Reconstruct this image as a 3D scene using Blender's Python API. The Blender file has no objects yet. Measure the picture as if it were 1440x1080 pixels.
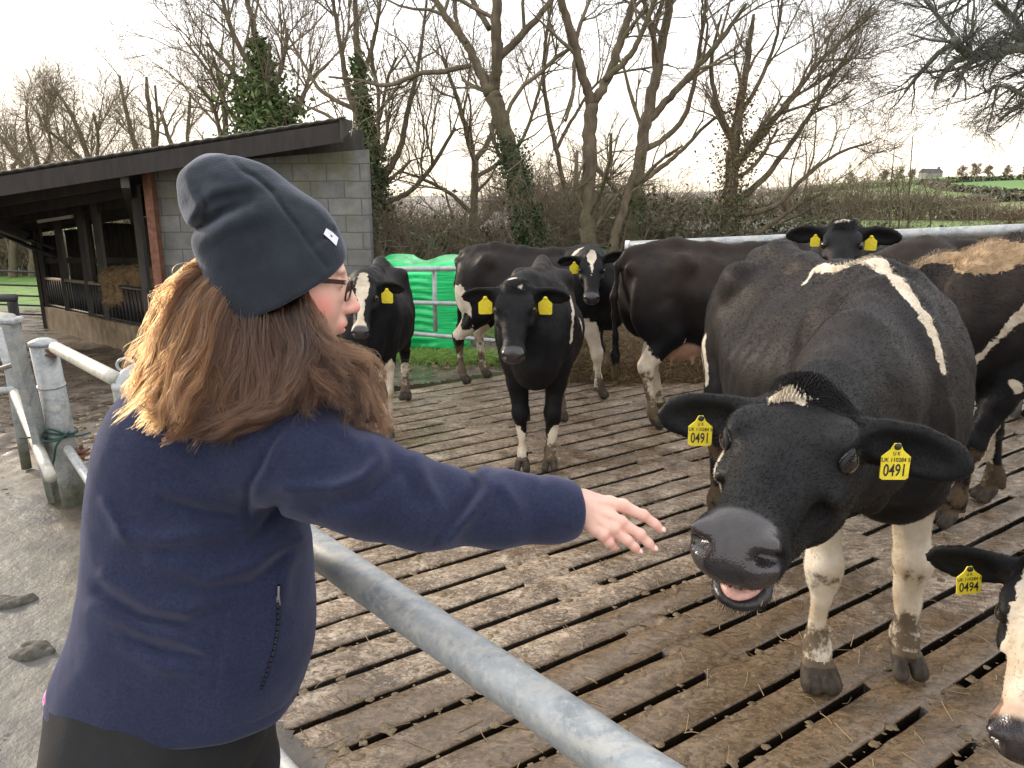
import bpy, math, random
import numpy as np
from mathutils import Vector, Matrix, noise as mnoise

R = math.radians
rng = np.random.default_rng(7)
random.seed(7)
scene = bpy.context.scene
COL = scene.collection

# ------------------------------------------------------------------ camera, sky, sun, exposure
CAM_Z, PITCH = 1.65, R(14.0)
cam_data = bpy.data.cameras.new('camera')
cam_data.sensor_width = 36.0
cam_data.lens = 27.0
cam_data.clip_start = 0.05
cam_data.clip_end = 3000
cam = bpy.data.objects.new('camera', cam_data)
COL.objects.link(cam)
cam.location = (0, 0, CAM_Z)
cam.rotation_euler = (R(90) - PITCH, 0, 0)
scene.camera = cam

SUN_EL, SUN_AZ = R(16), R(-52)          # azimuth measured from +Y towards +X
world = bpy.data.worlds.new('World')
scene.world = world
world.use_nodes = True
wn = world.node_tree.nodes; wl = world.node_tree.links
bg = wn['Background']
sky = wn.new('ShaderNodeTexSky'); sky.sky_type = 'NISHITA'; sky.sun_disc = False
sky.sun_elevation = SUN_EL; sky.sun_rotation = SUN_AZ
sky.air_density = 1.0; sky.dust_density = 3.0; sky.ozone_density = 1.0
wtc = wn.new('ShaderNodeTexCoord')
wmap = wn.new('ShaderNodeMapping'); wmap.inputs['Scale'].default_value = (1.0, 1.0, 3.2)
wno = wn.new('ShaderNodeTexNoise'); wno.inputs['Scale'].default_value = 2.6; wno.inputs['Detail'].default_value = 6
wl.new(wtc.outputs['Generated'], wmap.inputs['Vector']); wl.new(wmap.outputs['Vector'], wno.inputs['Vector'])
wr = wn.new('ShaderNodeValToRGB')
wr.color_ramp.elements[0].position = 0.30; wr.color_ramp.elements[0].color = (0.82, 0.82, 0.82, 1)
wr.color_ramp.elements[1].position = 0.62; wr.color_ramp.elements[1].color = (1, 1, 1, 1)
wl.new(wno.outputs['Fac'], wr.inputs['Fac'])
# thin bright overcast: pale cloud over the sky, warm low down near the sun
wsep = wn.new('ShaderNodeSeparateXYZ'); wl.new(wtc.outputs['Generated'], wsep.inputs[0])
whor = wn.new('ShaderNodeMapRange'); whor.inputs['From Min'].default_value = 0.0; whor.inputs['From Max'].default_value = 0.22
wl.new(wsep.outputs['Z'], whor.inputs['Value'])
wcc = wn.new('ShaderNodeMix'); wcc.data_type = 'RGBA'
wcc.inputs['A'].default_value = (12.5, 10.6, 8.2, 1); wcc.inputs['B'].default_value = (12.0, 12.0, 12.2, 1)
wl.new(whor.outputs['Result'], wcc.inputs['Factor'])
wmx = wn.new('ShaderNodeMix'); wmx.data_type = 'RGBA'
wl.new(wr.outputs['Color'], wmx.inputs['Factor'])
wl.new(sky.outputs['Color'], wmx.inputs['A']); wl.new(wcc.outputs['Result'], wmx.inputs['B'])
wl.new(wmx.outputs['Result'], bg.inputs['Color'])
bg.inputs['Strength'].default_value = 0.1

sun_data = bpy.data.lights.new('sun', 'SUN')
sun_data.energy = 2.0; sun_data.angle = R(7); sun_data.color = (1.0, 0.84, 0.66)
sun = bpy.data.objects.new('sun', sun_data); COL.objects.link(sun)
sdir = Vector((math.sin(SUN_AZ) * math.cos(SUN_EL), math.cos(SUN_AZ) * math.cos(SUN_EL), math.sin(SUN_EL)))
sun.rotation_euler = sdir.to_track_quat('Z', 'Y').to_euler()
sun.location = sdir * 40

scene.view_settings.view_transform = 'Standard'
scene.view_settings.look = 'None'
scene.view_settings.gamma = 1.0
scene.view_settings.exposure = 0.72
scene.render.film_transparent = False
scene.cycles.max_bounces = 6
scene.cycles.transparent_max_bounces = 12
scene.cycles_curves.shape = 'THICK' if hasattr(scene, 'cycles_curves') else None

FPX = 1080.0
def P(px, py, Y):
    """world point at ground distance Y whose image in the 1440 px photograph is (px, py)"""
    x, v = px - 720.0, py - 540.0
    yc = FPX * math.cos(PITCH) - v * math.sin(PITCH)
    zc = -(FPX * math.sin(PITCH) + v * math.cos(PITCH))
    s = Y / yc
    return np.array((x * s, Y, CAM_Z + zc * s))
def PD(px, py, d):
    """the same at optical depth d"""
    x, v = (px - 720.0) / FPX * d, (py - 540.0) / FPX * d
    return np.array((x, d * math.cos(PITCH) - v * math.sin(PITCH), CAM_Z - d * math.sin(PITCH) - v * math.cos(PITCH)))
def G(px, py, z=0.0):
    x, v = px - 720.0, py - 540.0
    yc = FPX * math.cos(PITCH) - v * math.sin(PITCH); zc = (FPX * math.sin(PITCH) + v * math.cos(PITCH))
    s = (CAM_Z - z) / zc
    return np.array((x * s, yc * s, z))

# ------------------------------------------------------------------ object helpers
def tag(o, label=None, cat=None, group=None, kind=None):
    if label: o['label'] = label
    if cat: o['category'] = cat
    if group: o['group'] = group
    if kind: o['kind'] = kind
    return o
def empty(name, loc=(0, 0, 0), rz=0.0, label=None, cat=None, group=None):
    o = bpy.data.objects.new(name, None); COL.objects.link(o)
    o.empty_display_size = 0.1
    o.location = loc; o.rotation_euler = (0, 0, rz)
    return tag(o, label, cat, group)
def link(name, me, mat=None, parent=None, loc=None):
    o = bpy.data.objects.new(name, me); COL.objects.link(o)
    if mat is not None:
        for m in (mat if isinstance(mat, (list, tuple)) else [mat]): me.materials.append(m)
    if parent is not None: o.parent = parent
    if loc is not None: o.location = loc
    return o
def mesh_np(name, V, F, smooth=True, mats=None):
    """F: (n,4) or (n,3) int array, or list of arrays of both kinds"""
    Fs = F if isinstance(F, list) else [F]
    Fs = [np.asarray(f, dtype=np.int32) for f in Fs if len(f)]
    me = bpy.data.meshes.new(name)
    V = np.asarray(V, dtype=np.float32)
    me.vertices.add(len(V)); me.vertices.foreach_set('co', V.ravel())
    loops = np.concatenate([f.ravel() for f in Fs]) if Fs else np.zeros(0, np.int32)
    tot = np.concatenate([np.full(len(f), f.shape[1], np.int32) for f in Fs])
    st = np.concatenate(([0], np.cumsum(tot)[:-1])).astype(np.int32)
    me.loops.add(len(loops)); me.loops.foreach_set('vertex_index', loops)
    me.polygons.add(len(tot)); me.polygons.foreach_set('loop_start', st)
    if mats is not None: me.polygons.foreach_set('material_index', np.asarray(mats, np.int32))
    me.update(calc_edges=True); me.validate(verbose=False)
    me.polygons.foreach_set('use_smooth', np.full(len(me.polygons), smooth))
    return me
def nrm(v):
    v = np.asarray(v, float); return v / (np.linalg.norm(v) + 1e-12)

class MB:
    """collects boxes, tubes and sheets into one mesh"""
    def __init__(s): s.V = []; s.Q = []; s.T = []; s.n = 0
    def add(s, V, Q=None, T=None):
        V = np.asarray(V, float).reshape(-1, 3)
        if Q is not None and len(Q): s.Q.append(np.asarray(Q) + s.n)
        if T is not None and len(T): s.T.append(np.asarray(T) + s.n)
        s.V.append(V); s.n += len(V); return s
    def box(s, c, size, M=None, jitter=0):
        sx, sy, sz = [a / 2 for a in size]
        v = np.array([(x, y, z) for x in (-sx, sx) for y in (-sy, sy) for z in (-sz, sz)])
        if jitter: v += rng.normal(0, jitter, v.shape)
        if M is not None: v = v @ np.asarray(M).T
        v = v + np.asarray(c, float)
        return s.add(v, [(0, 1, 3, 2), (4, 6, 7, 5), (0, 4, 5, 1), (2, 3, 7, 6), (0, 2, 6, 4), (1, 5, 7, 3)])
    def beam(s, a, b, w, h, up=(0, 0, 1)):
        a = np.asarray(a, float); b = np.asarray(b, float)
        d = nrm(b - a); sd = nrm(np.cross(d, up)); u = np.cross(sd, d)
        M = np.stack([d, sd, u], 1)
        return s.box((a + b) / 2, (np.linalg.norm(b - a), w, h), M)
    def tube(s, pts, rad, n=12, cap=True, squash=None):
        pts = np.asarray(pts, float); m = len(pts)
        rad = np.broadcast_to(np.asarray(rad, float), (m,))
        tg = np.gradient(pts, axis=0); tg /= (np.linalg.norm(tg, axis=1)[:, None] + 1e-9)
        ref = np.array((0, 0, 1.0)) if abs(tg[0][2]) < 0.9 else np.array((1.0, 0, 0))
        a = nrm(np.cross(tg[0], ref)); V = []
        th = np.arange(n) * 2 * np.pi / n
        for i in range(m):
            a = nrm(a - tg[i] * np.dot(a, tg[i])); b = np.cross(tg[i], a)
            V.append(pts[i] + rad[i] * (np.cos(th)[:, None] * a + np.sin(th)[:, None] * b))
        V = np.concatenate(V); Q = []
        i = np.arange(n); j = (i + 1) % n
        for k in range(m - 1):
            Q.append(np.stack([k * n + i, k * n + j, (k + 1) * n + j, (k + 1) * n + i], 1))
        Q = np.concatenate(Q); T = []
        if cap and n > 3:
            V = np.concatenate([V, pts[:1], pts[-1:]]); c0, c1 = m * n, m * n + 1
            T = [(c0, q, p) for p, q in zip(i, j)] + [(c1, (m - 1) * n + p, (m - 1) * n + q) for p, q in zip(i, j)]
        return s.add(V, Q, T)
    def mesh(s, name, smooth=False):
        F = []
        if s.Q: F.append(np.concatenate(s.Q))
        if s.T: F.append(np.concatenate(s.T))
        return mesh_np(name, np.concatenate(s.V), F, smooth)
    def build(s, name, mat=None, parent=None, smooth=False, bevel=0):
        o = link(name, s.mesh(name, smooth), mat, parent)
        if bevel:
            b = o.modifiers.new('bevel', 'BEVEL'); b.width = bevel; b.segments = 2; b.limit_method = 'ANGLE'
        return o
def localise(root, *objs):
    """meshes were built in world coordinates: keep them there under their root"""
    bpy.context.view_layer.update()
    for o in objs: o.matrix_parent_inverse = root.matrix_world.inverted()

# ------------------------------------------------------------------ vectorised value noise (for meshes)
_perm = np.random.default_rng(3).random((64, 64, 64)).astype(np.float32)
def vnoise(X, Y, Z, f=1.0):
    X = np.asarray(X, np.float32) * f; Y = np.asarray(Y, np.float32) * f; Z = np.asarray(Z, np.float32) * f
    xi = np.floor(X).astype(np.int32); yi = np.floor(Y).astype(np.int32); zi = np.floor(Z).astype(np.int32)
    u = X - xi; v = Y - yi; w = Z - zi
    u = u * u * (3 - 2 * u); v = v * v * (3 - 2 * v); w = w * w * (3 - 2 * w)
    x0 = xi & 63; x1 = (xi + 1) & 63; y0 = yi & 63; y1 = (yi + 1) & 63; z0 = zi & 63; z1 = (zi + 1) & 63
    p = _perm
    c00 = p[x0, y0, z0] * (1 - u) + p[x1, y0, z0] * u; c10 = p[x0, y1, z0] * (1 - u) + p[x1, y1, z0] * u
    c01 = p[x0, y0, z1] * (1 - u) + p[x1, y0, z1] * u; c11 = p[x0, y1, z1] * (1 - u) + p[x1, y1, z1] * u
    return (c00 * (1 - v) + c10 * v) * (1 - w) + (c01 * (1 - v) + c11 * v) * w - 0.5
def fbm(X, Y, Z, f=1.0, o=4):
    a, t = 1.0, 0
    for k in range(o):
        t = t + a * vnoise(X, Y, Z, f); a *= 0.5; f *= 2.03
    return t

# ------------------------------------------------------------------ signed distance volumes -> smooth closed meshes
class Vol:
    def __init__(s, lo, hi, h):
        s.h = h; s.lo = np.asarray(lo, float)
        n = np.ceil((np.asarray(hi) - s.lo) / h).astype(int) + 1
        s.x, s.y, s.z = [(s.lo[i] + h * np.arange(n[i])).astype(np.float32) for i in range(3)]
        s.F = np.full(n, 1.0, np.float32)
    def sl(s, lo, hi, k):
        out = []
        for i, ax in enumerate((s.x, s.y, s.z)):
            a = np.searchsorted(ax, lo[i] - k - 2 * s.h); b = np.searchsorted(ax, hi[i] + k + 2 * s.h)
            out.append(slice(a, b))
        return tuple(out)
    def apply(s, fn, lo, hi, k=0.02, sub=False):
        S = s.sl(lo, hi, k)
        if any(q.stop <= q.start for q in S): return s
        X = s.x[S[0]][:, None, None]; Y = s.y[S[1]][None, :, None]; Z = s.z[S[2]][None, None, :]
        d = fn(X, Y, Z).astype(np.float32)
        A = s.F[S]
        if sub:
            hh = np.maximum(k - np.abs(A + d), 0) / k
            s.F[S] = np.maximum(A, -d) + hh * hh * k * 0.25
        else:
            hh = np.maximum(k - np.abs(A - d), 0) / k
            s.F[S] = np.minimum(A, d) - hh * hh * k * 0.25
        return s
    def cone(s, a, b, ra, rb, k=0.02, sub=False, sq=None):
        a = np.asarray(a, float); b = np.asarray(b, float); ab = b - a; L = float(ab @ ab) + 1e-12
        r = max(ra, rb)
        def fn(X, Y, Z):
            px, py, pz = X - a[0], Y - a[1], Z - a[2]
            t = np.clip((px * ab[0] + py * ab[1] + pz * ab[2]) / L, 0, 1)
            qx, qy, qz = px - t * ab[0], py - t * ab[1], pz - t * ab[2]
            rr = ra + (rb - ra) * t
            if sq is not None:     # squash: narrower along direction sq[0] by factor sq[1]
                n, f = sq; c = qx * n[0] + qy * n[1] + qz * n[2]
                d2 = np.sqrt(qx * qx + qy * qy + qz * qz + c * c * (1 / (f * f) - 1))
                return (d2 / rr - 1) * rr * min(1, f)
            return np.sqrt(qx * qx + qy * qy + qz * qz) - rr
        return s.apply(fn, np.minimum(a, b) - r, np.maximum(a, b) + r, k, sub)
    def chain(s, pts, rad, k=0.02, sq=None):
        for i in range(len(pts) - 1): s.cone(pts[i], pts[i + 1], rad[i], rad[i + 1], k, sq=sq)
        return s
    def ell(s, c, rad, M=None, k=0.02, sub=False):
        """M rows = local axes"""
        c = np.asarray(c, float); M = np.eye(3) if M is None else np.asarray(M, float); rad = np.asarray(rad, float)
        ext = np.sqrt(((M * rad[:, None]) ** 2).sum(0))
        def fn(X, Y, Z):
            p = (X - c[0], Y - c[1], Z - c[2]); k0 = 0; k1 = 0
            for i in range(3):
                q = p[0] * M[i, 0] + p[1] * M[i, 1] + p[2] * M[i, 2]
                k0 = k0 + (q / rad[i]) ** 2; k1 = k1 + (q / rad[i] ** 2) ** 2
            k0 = np.sqrt(k0); return k0 * (k0 - 1) / (np.sqrt(k1) + 1e-6)
        return s.apply(fn, c - ext, c + ext, k, sub)
    def loft(s, O, M, T, W, top, bot, n=2.2, narrow=0.0, k=0.03, off=None):
        """sections along M[0]; half width W along M[1]; top/bot extents along M[2]"""
        O = np.asarray(O, float); M = np.asarray(M, float)
        T, W, top, bot = [np.asarray(a, float) for a in (T, W, top, bot)]
        off = np.zeros_like(T) if off is None else np.asarray(off, float)
        cs = [O + M[0] * t + M[1] * (sg * w + o_) + M[2] * z for t, w, a, b, o_ in zip(T, W, top, bot, off) for sg in (-1, 1) for z in (a, b)]
        lo, hi = np.min(cs, 0), np.max(cs, 0)
        TT = np.linspace(T[0], T[-1], 200)
        def cr(y):      # smooth interpolation through the stations
            m = np.gradient(y, T); i = np.clip(np.searchsorted(T, TT) - 1, 0, len(T) - 2)
            hh = T[i + 1] - T[i]; u = (TT - T[i]) / hh
            return ((2 * u**3 - 3 * u**2 + 1) * y[i] + (u**3 - 2 * u**2 + u) * hh * m[i] + (-2 * u**3 + 3 * u**2) * y[i + 1] + (u**3 - u**2) * hh * m[i + 1])
        cW, ct, cb, co = [cr(a) for a in (W, top, bot, off)]
        def fn(X, Y, Z):
            p = (X - O[0], Y - O[1], Z - O[2])
            q = [p[0] * M[i, 0] + p[1] * M[i, 1] + p[2] * M[i, 2] for i in range(3)]
            tc = np.clip(q[0], T[0], T[-1]); f = (tc - T[0]) / (T[-1] - T[0]) * 199
            i = np.clip(f.astype(np.int32), 0, 198); fr = f - i
            g = lambda c: c[i] * (1 - fr) + c[i + 1] * fr
            w = g(cW); a = g(ct); b = g(cb); o_ = g(co)
            zc = (a + b) / 2; hh = np.maximum((a - b) / 2, 1e-3); zn = (q[2] - zc) / hh
            ww = np.maximum(w * (1 - narrow * np.clip(zn, 0, 1.2) ** 1.5), 1e-3)
            r = (np.abs((q[1] - o_) / ww) ** n + np.abs(zn) ** n) ** (1.0 / n)
            d = (r - 1) * np.minimum(ww, hh)
            ex = np.abs(q[0] - tc)
            return np.where(ex > 0, np.sqrt(np.maximum(d, 0) ** 2 + ex ** 2) + np.minimum(d, 0) * 0.0, d)
        return s.apply(fn, lo, hi, k)
    def plane(s, c, n, k=0.01):
        """cut away the side n points to"""
        c = np.asarray(c, float); n = nrm(n)
        X = s.x[:, None, None]; Y = s.y[None, :, None]; Z = s.z[None, None, :]
        d = ((X - c[0]) * n[0] + (Y - c[1]) * n[1] + (Z - c[2]) * n[2]).astype(np.float32)
        hh = np.maximum(k - np.abs(s.F - d), 0) / k
        s.F = np.maximum(s.F, d) + hh * hh * k * 0.25
        return s
    def disp(s, fn, band=0.06):
        """add fn(x,y,z) to the distance near the surface"""
        I = np.argwhere(np.abs(s.F) < band)
        v = fn(s.x[I[:, 0]], s.y[I[:, 1]], s.z[I[:, 2]])
        s.F[I[:, 0], I[:, 1], I[:, 2]] += v.astype(np.float32)
        return s
    def net(s):
        F = s.F; F[0] = F[-1] = 1; F[:, 0] = F[:, -1] = 1; F[:, :, 0] = F[:, :, -1] = 1
        S = F < 0
        c = np.zeros(tuple(np.array(F.shape) - 1), np.uint8)
        nx, ny, nz = c.shape
        for a in (0, 1):
            for b in (0, 1):
                for d in (0, 1): c += S[a:a + nx, b:b + ny, d:d + nz]
        I = np.argwhere((c > 0) & (c < 8)).astype(np.int32)
        ids = np.full(c.shape, -1, np.int32); ids[I[:, 0], I[:, 1], I[:, 2]] = np.arange(len(I))
        acc = np.zeros((len(I), 3), np.float32); cnt = np.zeros(len(I), np.float32)
        for ax in range(3):
            o1, o2 = [q for q in range(3) if q != ax]
            for b in (0, 1):
                for d in (0, 1):
                    J = I.copy(); J[:, o1] += b; J[:, o2] += d
                    K = J.copy(); K[:, ax] += 1
                    fa = F[J[:, 0], J[:, 1], J[:, 2]]; fb = F[K[:, 0], K[:, 1], K[:, 2]]
                    m = (fa < 0) != (fb < 0); t = fa[m] / (fa[m] - fb[m])
                    loc = np.zeros((m.sum(), 3), np.float32); loc[:, ax] = t; loc[:, o1] = b; loc[:, o2] = d
                    acc[m] += loc; cnt[m] += 1
        V = (I + acc / cnt[:, None]) * s.h + s.lo
        Q = []
        for ax in range(3):
            o1, o2 = [(1, 2), (2, 0), (0, 1)][ax]
            a = [slice(None)] * 3; b = [slice(None)] * 3; a[ax] = slice(0, -1); b[ax] = slice(1, None)
            ch = S[tuple(a)] != S[tuple(b)]
            J = np.argwhere(ch).astype(np.int32)
            J = J[(J[:, o1] > 0) & (J[:, o2] > 0)]
            inside = S[J[:, 0], J[:, 1], J[:, 2]]
            def gi(da, db):
                K = J.copy(); K[:, o1] -= da; K[:, o2] -= db
                K = np.minimum(K, np.array(c.shape) - 1)
                return ids[K[:, 0], K[:, 1], K[:, 2]]
            q = np.stack([gi(1, 1), gi(0, 1), gi(0, 0), gi(1, 0)], 1)
            q[~inside] = q[~inside][:, ::-1]
            Q.append(q)
        Q = np.concatenate(Q); Q = Q[(Q >= 0).all(1)]
        return V, Q
def relax(V, Q, it=1, lam=0.5):
    E = np.concatenate([Q[:, [0, 1]], Q[:, [1, 2]], Q[:, [2, 3]], Q[:, [3, 0]]])
    for _ in range(it):
        acc = np.zeros_like(V); cnt = np.bincount(E[:, 0], minlength=len(V)).astype(float)[:, None] + np.bincount(E[:, 1], minlength=len(V))[:, None]
        for k in range(3):
            acc[:, k] = np.bincount(E[:, 0], weights=V[E[:, 1], k], minlength=len(V)) + np.bincount(E[:, 1], weights=V[E[:, 0], k], minlength=len(V))
        V = V + lam * (acc / np.maximum(cnt, 1) - V)
    return V
def surf_samples(V, Q, n, seed=1, w=None):
    """random points, normals and quad index on a quad mesh"""
    r = np.random.default_rng(seed)
    a, b, c, d = V[Q[:, 0]], V[Q[:, 1]], V[Q[:, 2]], V[Q[:, 3]]
    nn = np.cross(c - a, d - b); ar = np.linalg.norm(nn, axis=1) / 2 + 1e-12
    p = ar if w is None else ar * w[Q[:, 0]]
    idx = r.choice(len(Q), n, p=p / p.sum())
    u, v = r.random(n)[:, None], r.random(n)[:, None]
    pt = (a[idx] * (1 - u) + b[idx] * u) * (1 - v) + (d[idx] * (1 - u) + c[idx] * u) * v
    return pt, nn[idx] / (2 * ar[idx][:, None]), Q[idx, 0]
def make_hair(name, pts, rad, mat, parent=None, attrs=None):
    """pts (n,k,3) strands; rad (k,) or (n,k)"""
    n, k, _ = pts.shape
    hc = bpy.data.hair_curves.new(name)
    hc.add_curves([k] * n)
    hc.attributes['position'].data.foreach_set('vector', np.ascontiguousarray(pts, np.float32).ravel()) if 'position' in hc.attributes else None
    ra = hc.attributes.get('radius') or hc.attributes.new('radius', 'FLOAT', 'POINT')
    ra.data.foreach_set('value', np.ascontiguousarray(np.broadcast_to(rad, (n, k)), np.float32).ravel())
    for nm, vals in (attrs or {}).items():
        vals = np.asarray(vals, np.float32)
        if vals.ndim == 1:
            at = hc.attributes.new(nm, 'FLOAT', 'CURVE'); at.data.foreach_set('value', vals)
        else:
            at = hc.attributes.new(nm, 'FLOAT_COLOR', 'CURVE')
            at.data.foreach_set('color', np.concatenate([vals, np.ones((n, 1), np.float32)], 1).ravel())
    hc.materials.append(mat)
    o = bpy.data.objects.new(name, hc); COL.objects.link(o)
    if parent is not None: o.parent = parent
    return o

# ------------------------------------------------------------------ material helpers
class NT:
    def __init__(s, name):
        s.m = bpy.data.materials.new(name); s.m.use_nodes = True
        s.t = s.m.node_tree; s.b = s.t.nodes['Principled BSDF']; s.out = s.t.nodes['Material Output']
        s._tc = None
    def node(s, t, **kw):
        n = s.t.nodes.new(t)
        for k, v in kw.items(): setattr(n, k, v)
        return n
    def ln(s, a, b): s.t.links.new(a, b)
    def co(s, which='Object'):
        if s._tc is None: s._tc = s.node('ShaderNodeTexCoord')
        return s._tc.outputs[which]
    def mapped(s, scale=(1, 1, 1), which='Object', rot=(0, 0, 0)):
        n = s.node('ShaderNodeMapping'); n.inputs['Scale'].default_value = scale; n.inputs['Rotation'].default_value = rot
        s.ln(s.co(which), n.inputs['Vector']); return n.outputs[0]
    def noise(s, sc=5, det=4, rough=0.55, vec=None, dist=0):
        n = s.node('ShaderNodeTexNoise'); n.inputs['Scale'].default_value = sc; n.inputs['Detail'].default_value = det
        n.inputs['Roughness'].default_value = rough; n.inputs['Distortion'].default_value = dist
        s.ln(vec if vec is not None else s.co(), n.inputs['Vector']); return n.outputs['Fac']
    def voro(s, sc=5, vec=None, feat='F1', rnd=1):
        n = s.node('ShaderNodeTexVoronoi', feature=feat); n.inputs['Scale'].default_value = sc; n.inputs['Randomness'].default_value = rnd
        s.ln(vec if vec is not None else s.co(), n.inputs['Vector']); return n.outputs['Distance']
    def ramp(s, f, stops):
        n = s.node('ShaderNodeValToRGB'); e = n.color_ramp.elements
        while len(e) < len(stops): e.new(0.5)
        for q, (p, c) in zip(e, stops):
            q.position = p; q.color = (c, c, c, 1) if isinstance(c, (int, float)) else (*c, 1)
        s.ln(f, n.inputs['Fac']); return n.outputs['Color']
    def mix(s, f, a, b, mode='MIX'):
        n = s.node('ShaderNodeMix', data_type='RGBA', blend_type=mode)
        for nm, v in (('Factor', f), ('A', a), ('B', b)):
            if isinstance(v, (int, float)): n.inputs[nm].default_value = v if nm == 'Factor' else (v, v, v, 1)
            elif isinstance(v, tuple): n.inputs[nm].default_value = (*v, 1)
            else: s.ln(v, n.inputs[nm])
        return n.outputs['Result']
    def math(s, op, a, b=0.0, c=0.0):
        n = s.node('ShaderNodeMath', operation=op)
        for i, v in enumerate((a, b, c)):
            if isinstance(v, (int, float)): n.inputs[i].default_value = v
            else: s.ln(v, n.inputs[i])
        return n.outputs[0]
    def attr(s, nm, what='Fac'):
        n = s.node('ShaderNodeAttribute', attribute_name=nm); return n.outputs[what]
    def sep(s, v=None):
        n = s.node('ShaderNodeSeparateXYZ'); s.ln(v if v is not None else s.co(), n.inputs[0]); return n.outputs
    def bump(s, h, st=0.3, d=0.01, prev=None):
        n = s.node('ShaderNodeBump'); n.inputs['Strength'].default_value = st; n.inputs['Distance'].default_value = d
        s.ln(h, n.inputs['Height'])
        if prev is not None: s.ln(prev, n.inputs['Normal'])
        return n.outputs[0]
    def set(s, **kw):
        names = dict(col='Base Color', rough='Roughness', metal='Metallic', spec='Specular IOR Level', nrm='Normal', sheen='Sheen Weight',
                     sheenr='Sheen Roughness', sss='Subsurface Weight', coat='Coat Weight', coatr='Coat Roughness', trans='Transmission Weight', alpha='Alpha', ior='IOR', sssr='Subsurface Radius', ssss='Subsurface Scale', sheent='Sheen Tint')
        for k, v in kw.items():
            i = s.b.inputs[names[k]]
            if isinstance(v, bpy.types.NodeSocket): s.ln(v, i)
            elif isinstance(v, tuple) and i.type == 'RGBA': i.default_value = (*v, 1)
            else: i.default_value = v
        return s.m
def simple(name, col, rough=0.6, metal=0.0, var=0.25, sc=8, bump=0.15, bd=0.004, spec=0.5):
    t = NT(name); n = t.noise(sc, 5)
    c = t.ramp(n, [(0.3, tuple(x * (1 - var) for x in col)), (0.7, tuple(min(1, x * (1 + var)) for x in col))])
    return t.set(col=c, rough=rough, metal=metal, spec=spec, nrm=t.bump(t.noise(sc * 6, 4), bump, bd))
# ------------------------------------------------------------------ cows
def fur_material(name, strand=False):
    t = NT(name)
    pat = t.attr('pat'); wob = t.noise(22, 5, 0.65)
    f = t.math('ADD', pat, t.math('MULTIPLY', t.math('SUBTRACT', wob, 0.5), 0.06))
    if strand: f = t.math('ADD', f, t.math('MULTIPLY', t.math('SUBTRACT', t.attr('rnd'), 0.5), 0.010))
    f = t.math('MULTIPLY', f, 260.0); f = t.math('MINIMUM', t.math('MAXIMUM', f, 0.0), 1.0)
    dust = t.noise(5, 5, 0.65)
    rust = t.attr('rust')
    blk = t.ramp(dust, [(0.35, (0.0045, 0.0048, 0.006)), (0.7, (0.013, 0.0125, 0.013))])
    blk = t.mix(t.math('MULTIPLY', rust, t.ramp(t.noise(3.5, 4, 0.6), [(0.3, 0.25), (0.65, 1.0)])), blk, (0.040, 0.027, 0.020))
    tan = t.attr('tan')
    wht = t.ramp(t.noise(9, 5, 0.6), [(0.3, (0.46, 0.37, 0.26)), (0.6, (0.66, 0.59, 0.48))])
    wht = t.mix(tan, wht, t.ramp(t.noise(16, 5, .6), [(0.3, (0.22, 0.15, 0.085)), (0.65, (0.47, 0.34, 0.21))]))
    c = t.mix(f, blk, wht)
    dirt = t.attr('dirt')
    dn = t.noise(11, 6, 0.7)
    df = t.math('MULTIPLY', t.math('SUBTRACT', t.math('ADD', dirt, dn), 0.93), 9.0)
    df = t.math('MINIMUM', t.math('MAXIMUM', df, 0.0), 0.92)
    c = t.mix(df, c, (0.085, 0.058, 0.034))
    hf_ = t.math('MINIMUM', t.math('MAXIMUM', t.math('MULTIPLY', t.math('SUBTRACT', t.attr('hoof'), t.math('MULTIPLY', t.noise(35, 4), .5)), 6.0), 0.0), 1.0)
    c = t.mix(hf_, c, t.ramp(t.noise(45, 4, .6, t.mapped((1, 1, .4))), [(.3, (.022, .019, .017)), (.7, (.085, .068, .052))]))
    nose = t.attr('nose')
    nc = t.ramp(t.noise(40, 3), [(0.3, (0.016, 0.013, 0.015)), (0.7, (0.036, 0.029, 0.032))])
    c = t.mix(nose, c, nc)
    pk = t.ramp(t.noise(30, 4), [(0.3, (0.40, 0.23, 0.16)), (0.7, (0.54, 0.35, 0.25))])
    c = t.mix(t.attr('pink'), c, pk)
    if strand:
        c = t.mix(t.math('MULTIPLY', t.attr('rnd'), 0.35), c, (0.16, 0.145, 0.14), 'SCREEN') if False else c
        return t.set(col=c, rough=0.36, spec=0.14)
    st = t.mapped((1.0, 1.0, 0.35))
    b = t.bump(t.noise(170, 3, 0.6, st), 0.22, 0.002)
    b = t.bump(t.math('MULTIPLY', t.voro(230), nose), 0.28, 0.002, b)
    r = t.mix(nose, 0.55, 0.22)
    return t.set(col=c, rough=r, nrm=b, spec=t.mix(nose, 0.14, 0.6))
M_FUR = fur_material('cow_coat')
M_STRAND = fur_material('cow_hair', True)
def hoofm():
    t = NT('hoof'); return t.set(col=t.ramp(t.noise(25, 4), [(0.3, (0.035, 0.028, 0.022)), (0.7, (0.10, 0.08, 0.06))]), rough=0.6, nrm=t.bump(t.noise(60), 0.4, 0.004))
M_EYE = NT('eye_dark').set(col=(0.010, 0.006, 0.004), rough=0.03, spec=0.5, coat=.4)
M_EYEW = NT('eye_white').set(col=(0.75, 0.68, 0.62), rough=0.15)
M_TONGUE = simple('tongue', (0.58, 0.33, 0.28), 0.30, var=0.30, sc=28, bump=0.9, bd=0.003)
M_TAG = simple('tag_yellow', (0.80, 0.66, 0.04), 0.45, var=0.12, sc=60, bump=0.1, bd=0.001)
M_INK = simple('tag_ink', (0.02, 0.02, 0.02), 0.6, var=0.1)
M_TEETH = simple('teeth', (0.75, 0.68, 0.5), 0.3)

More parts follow.
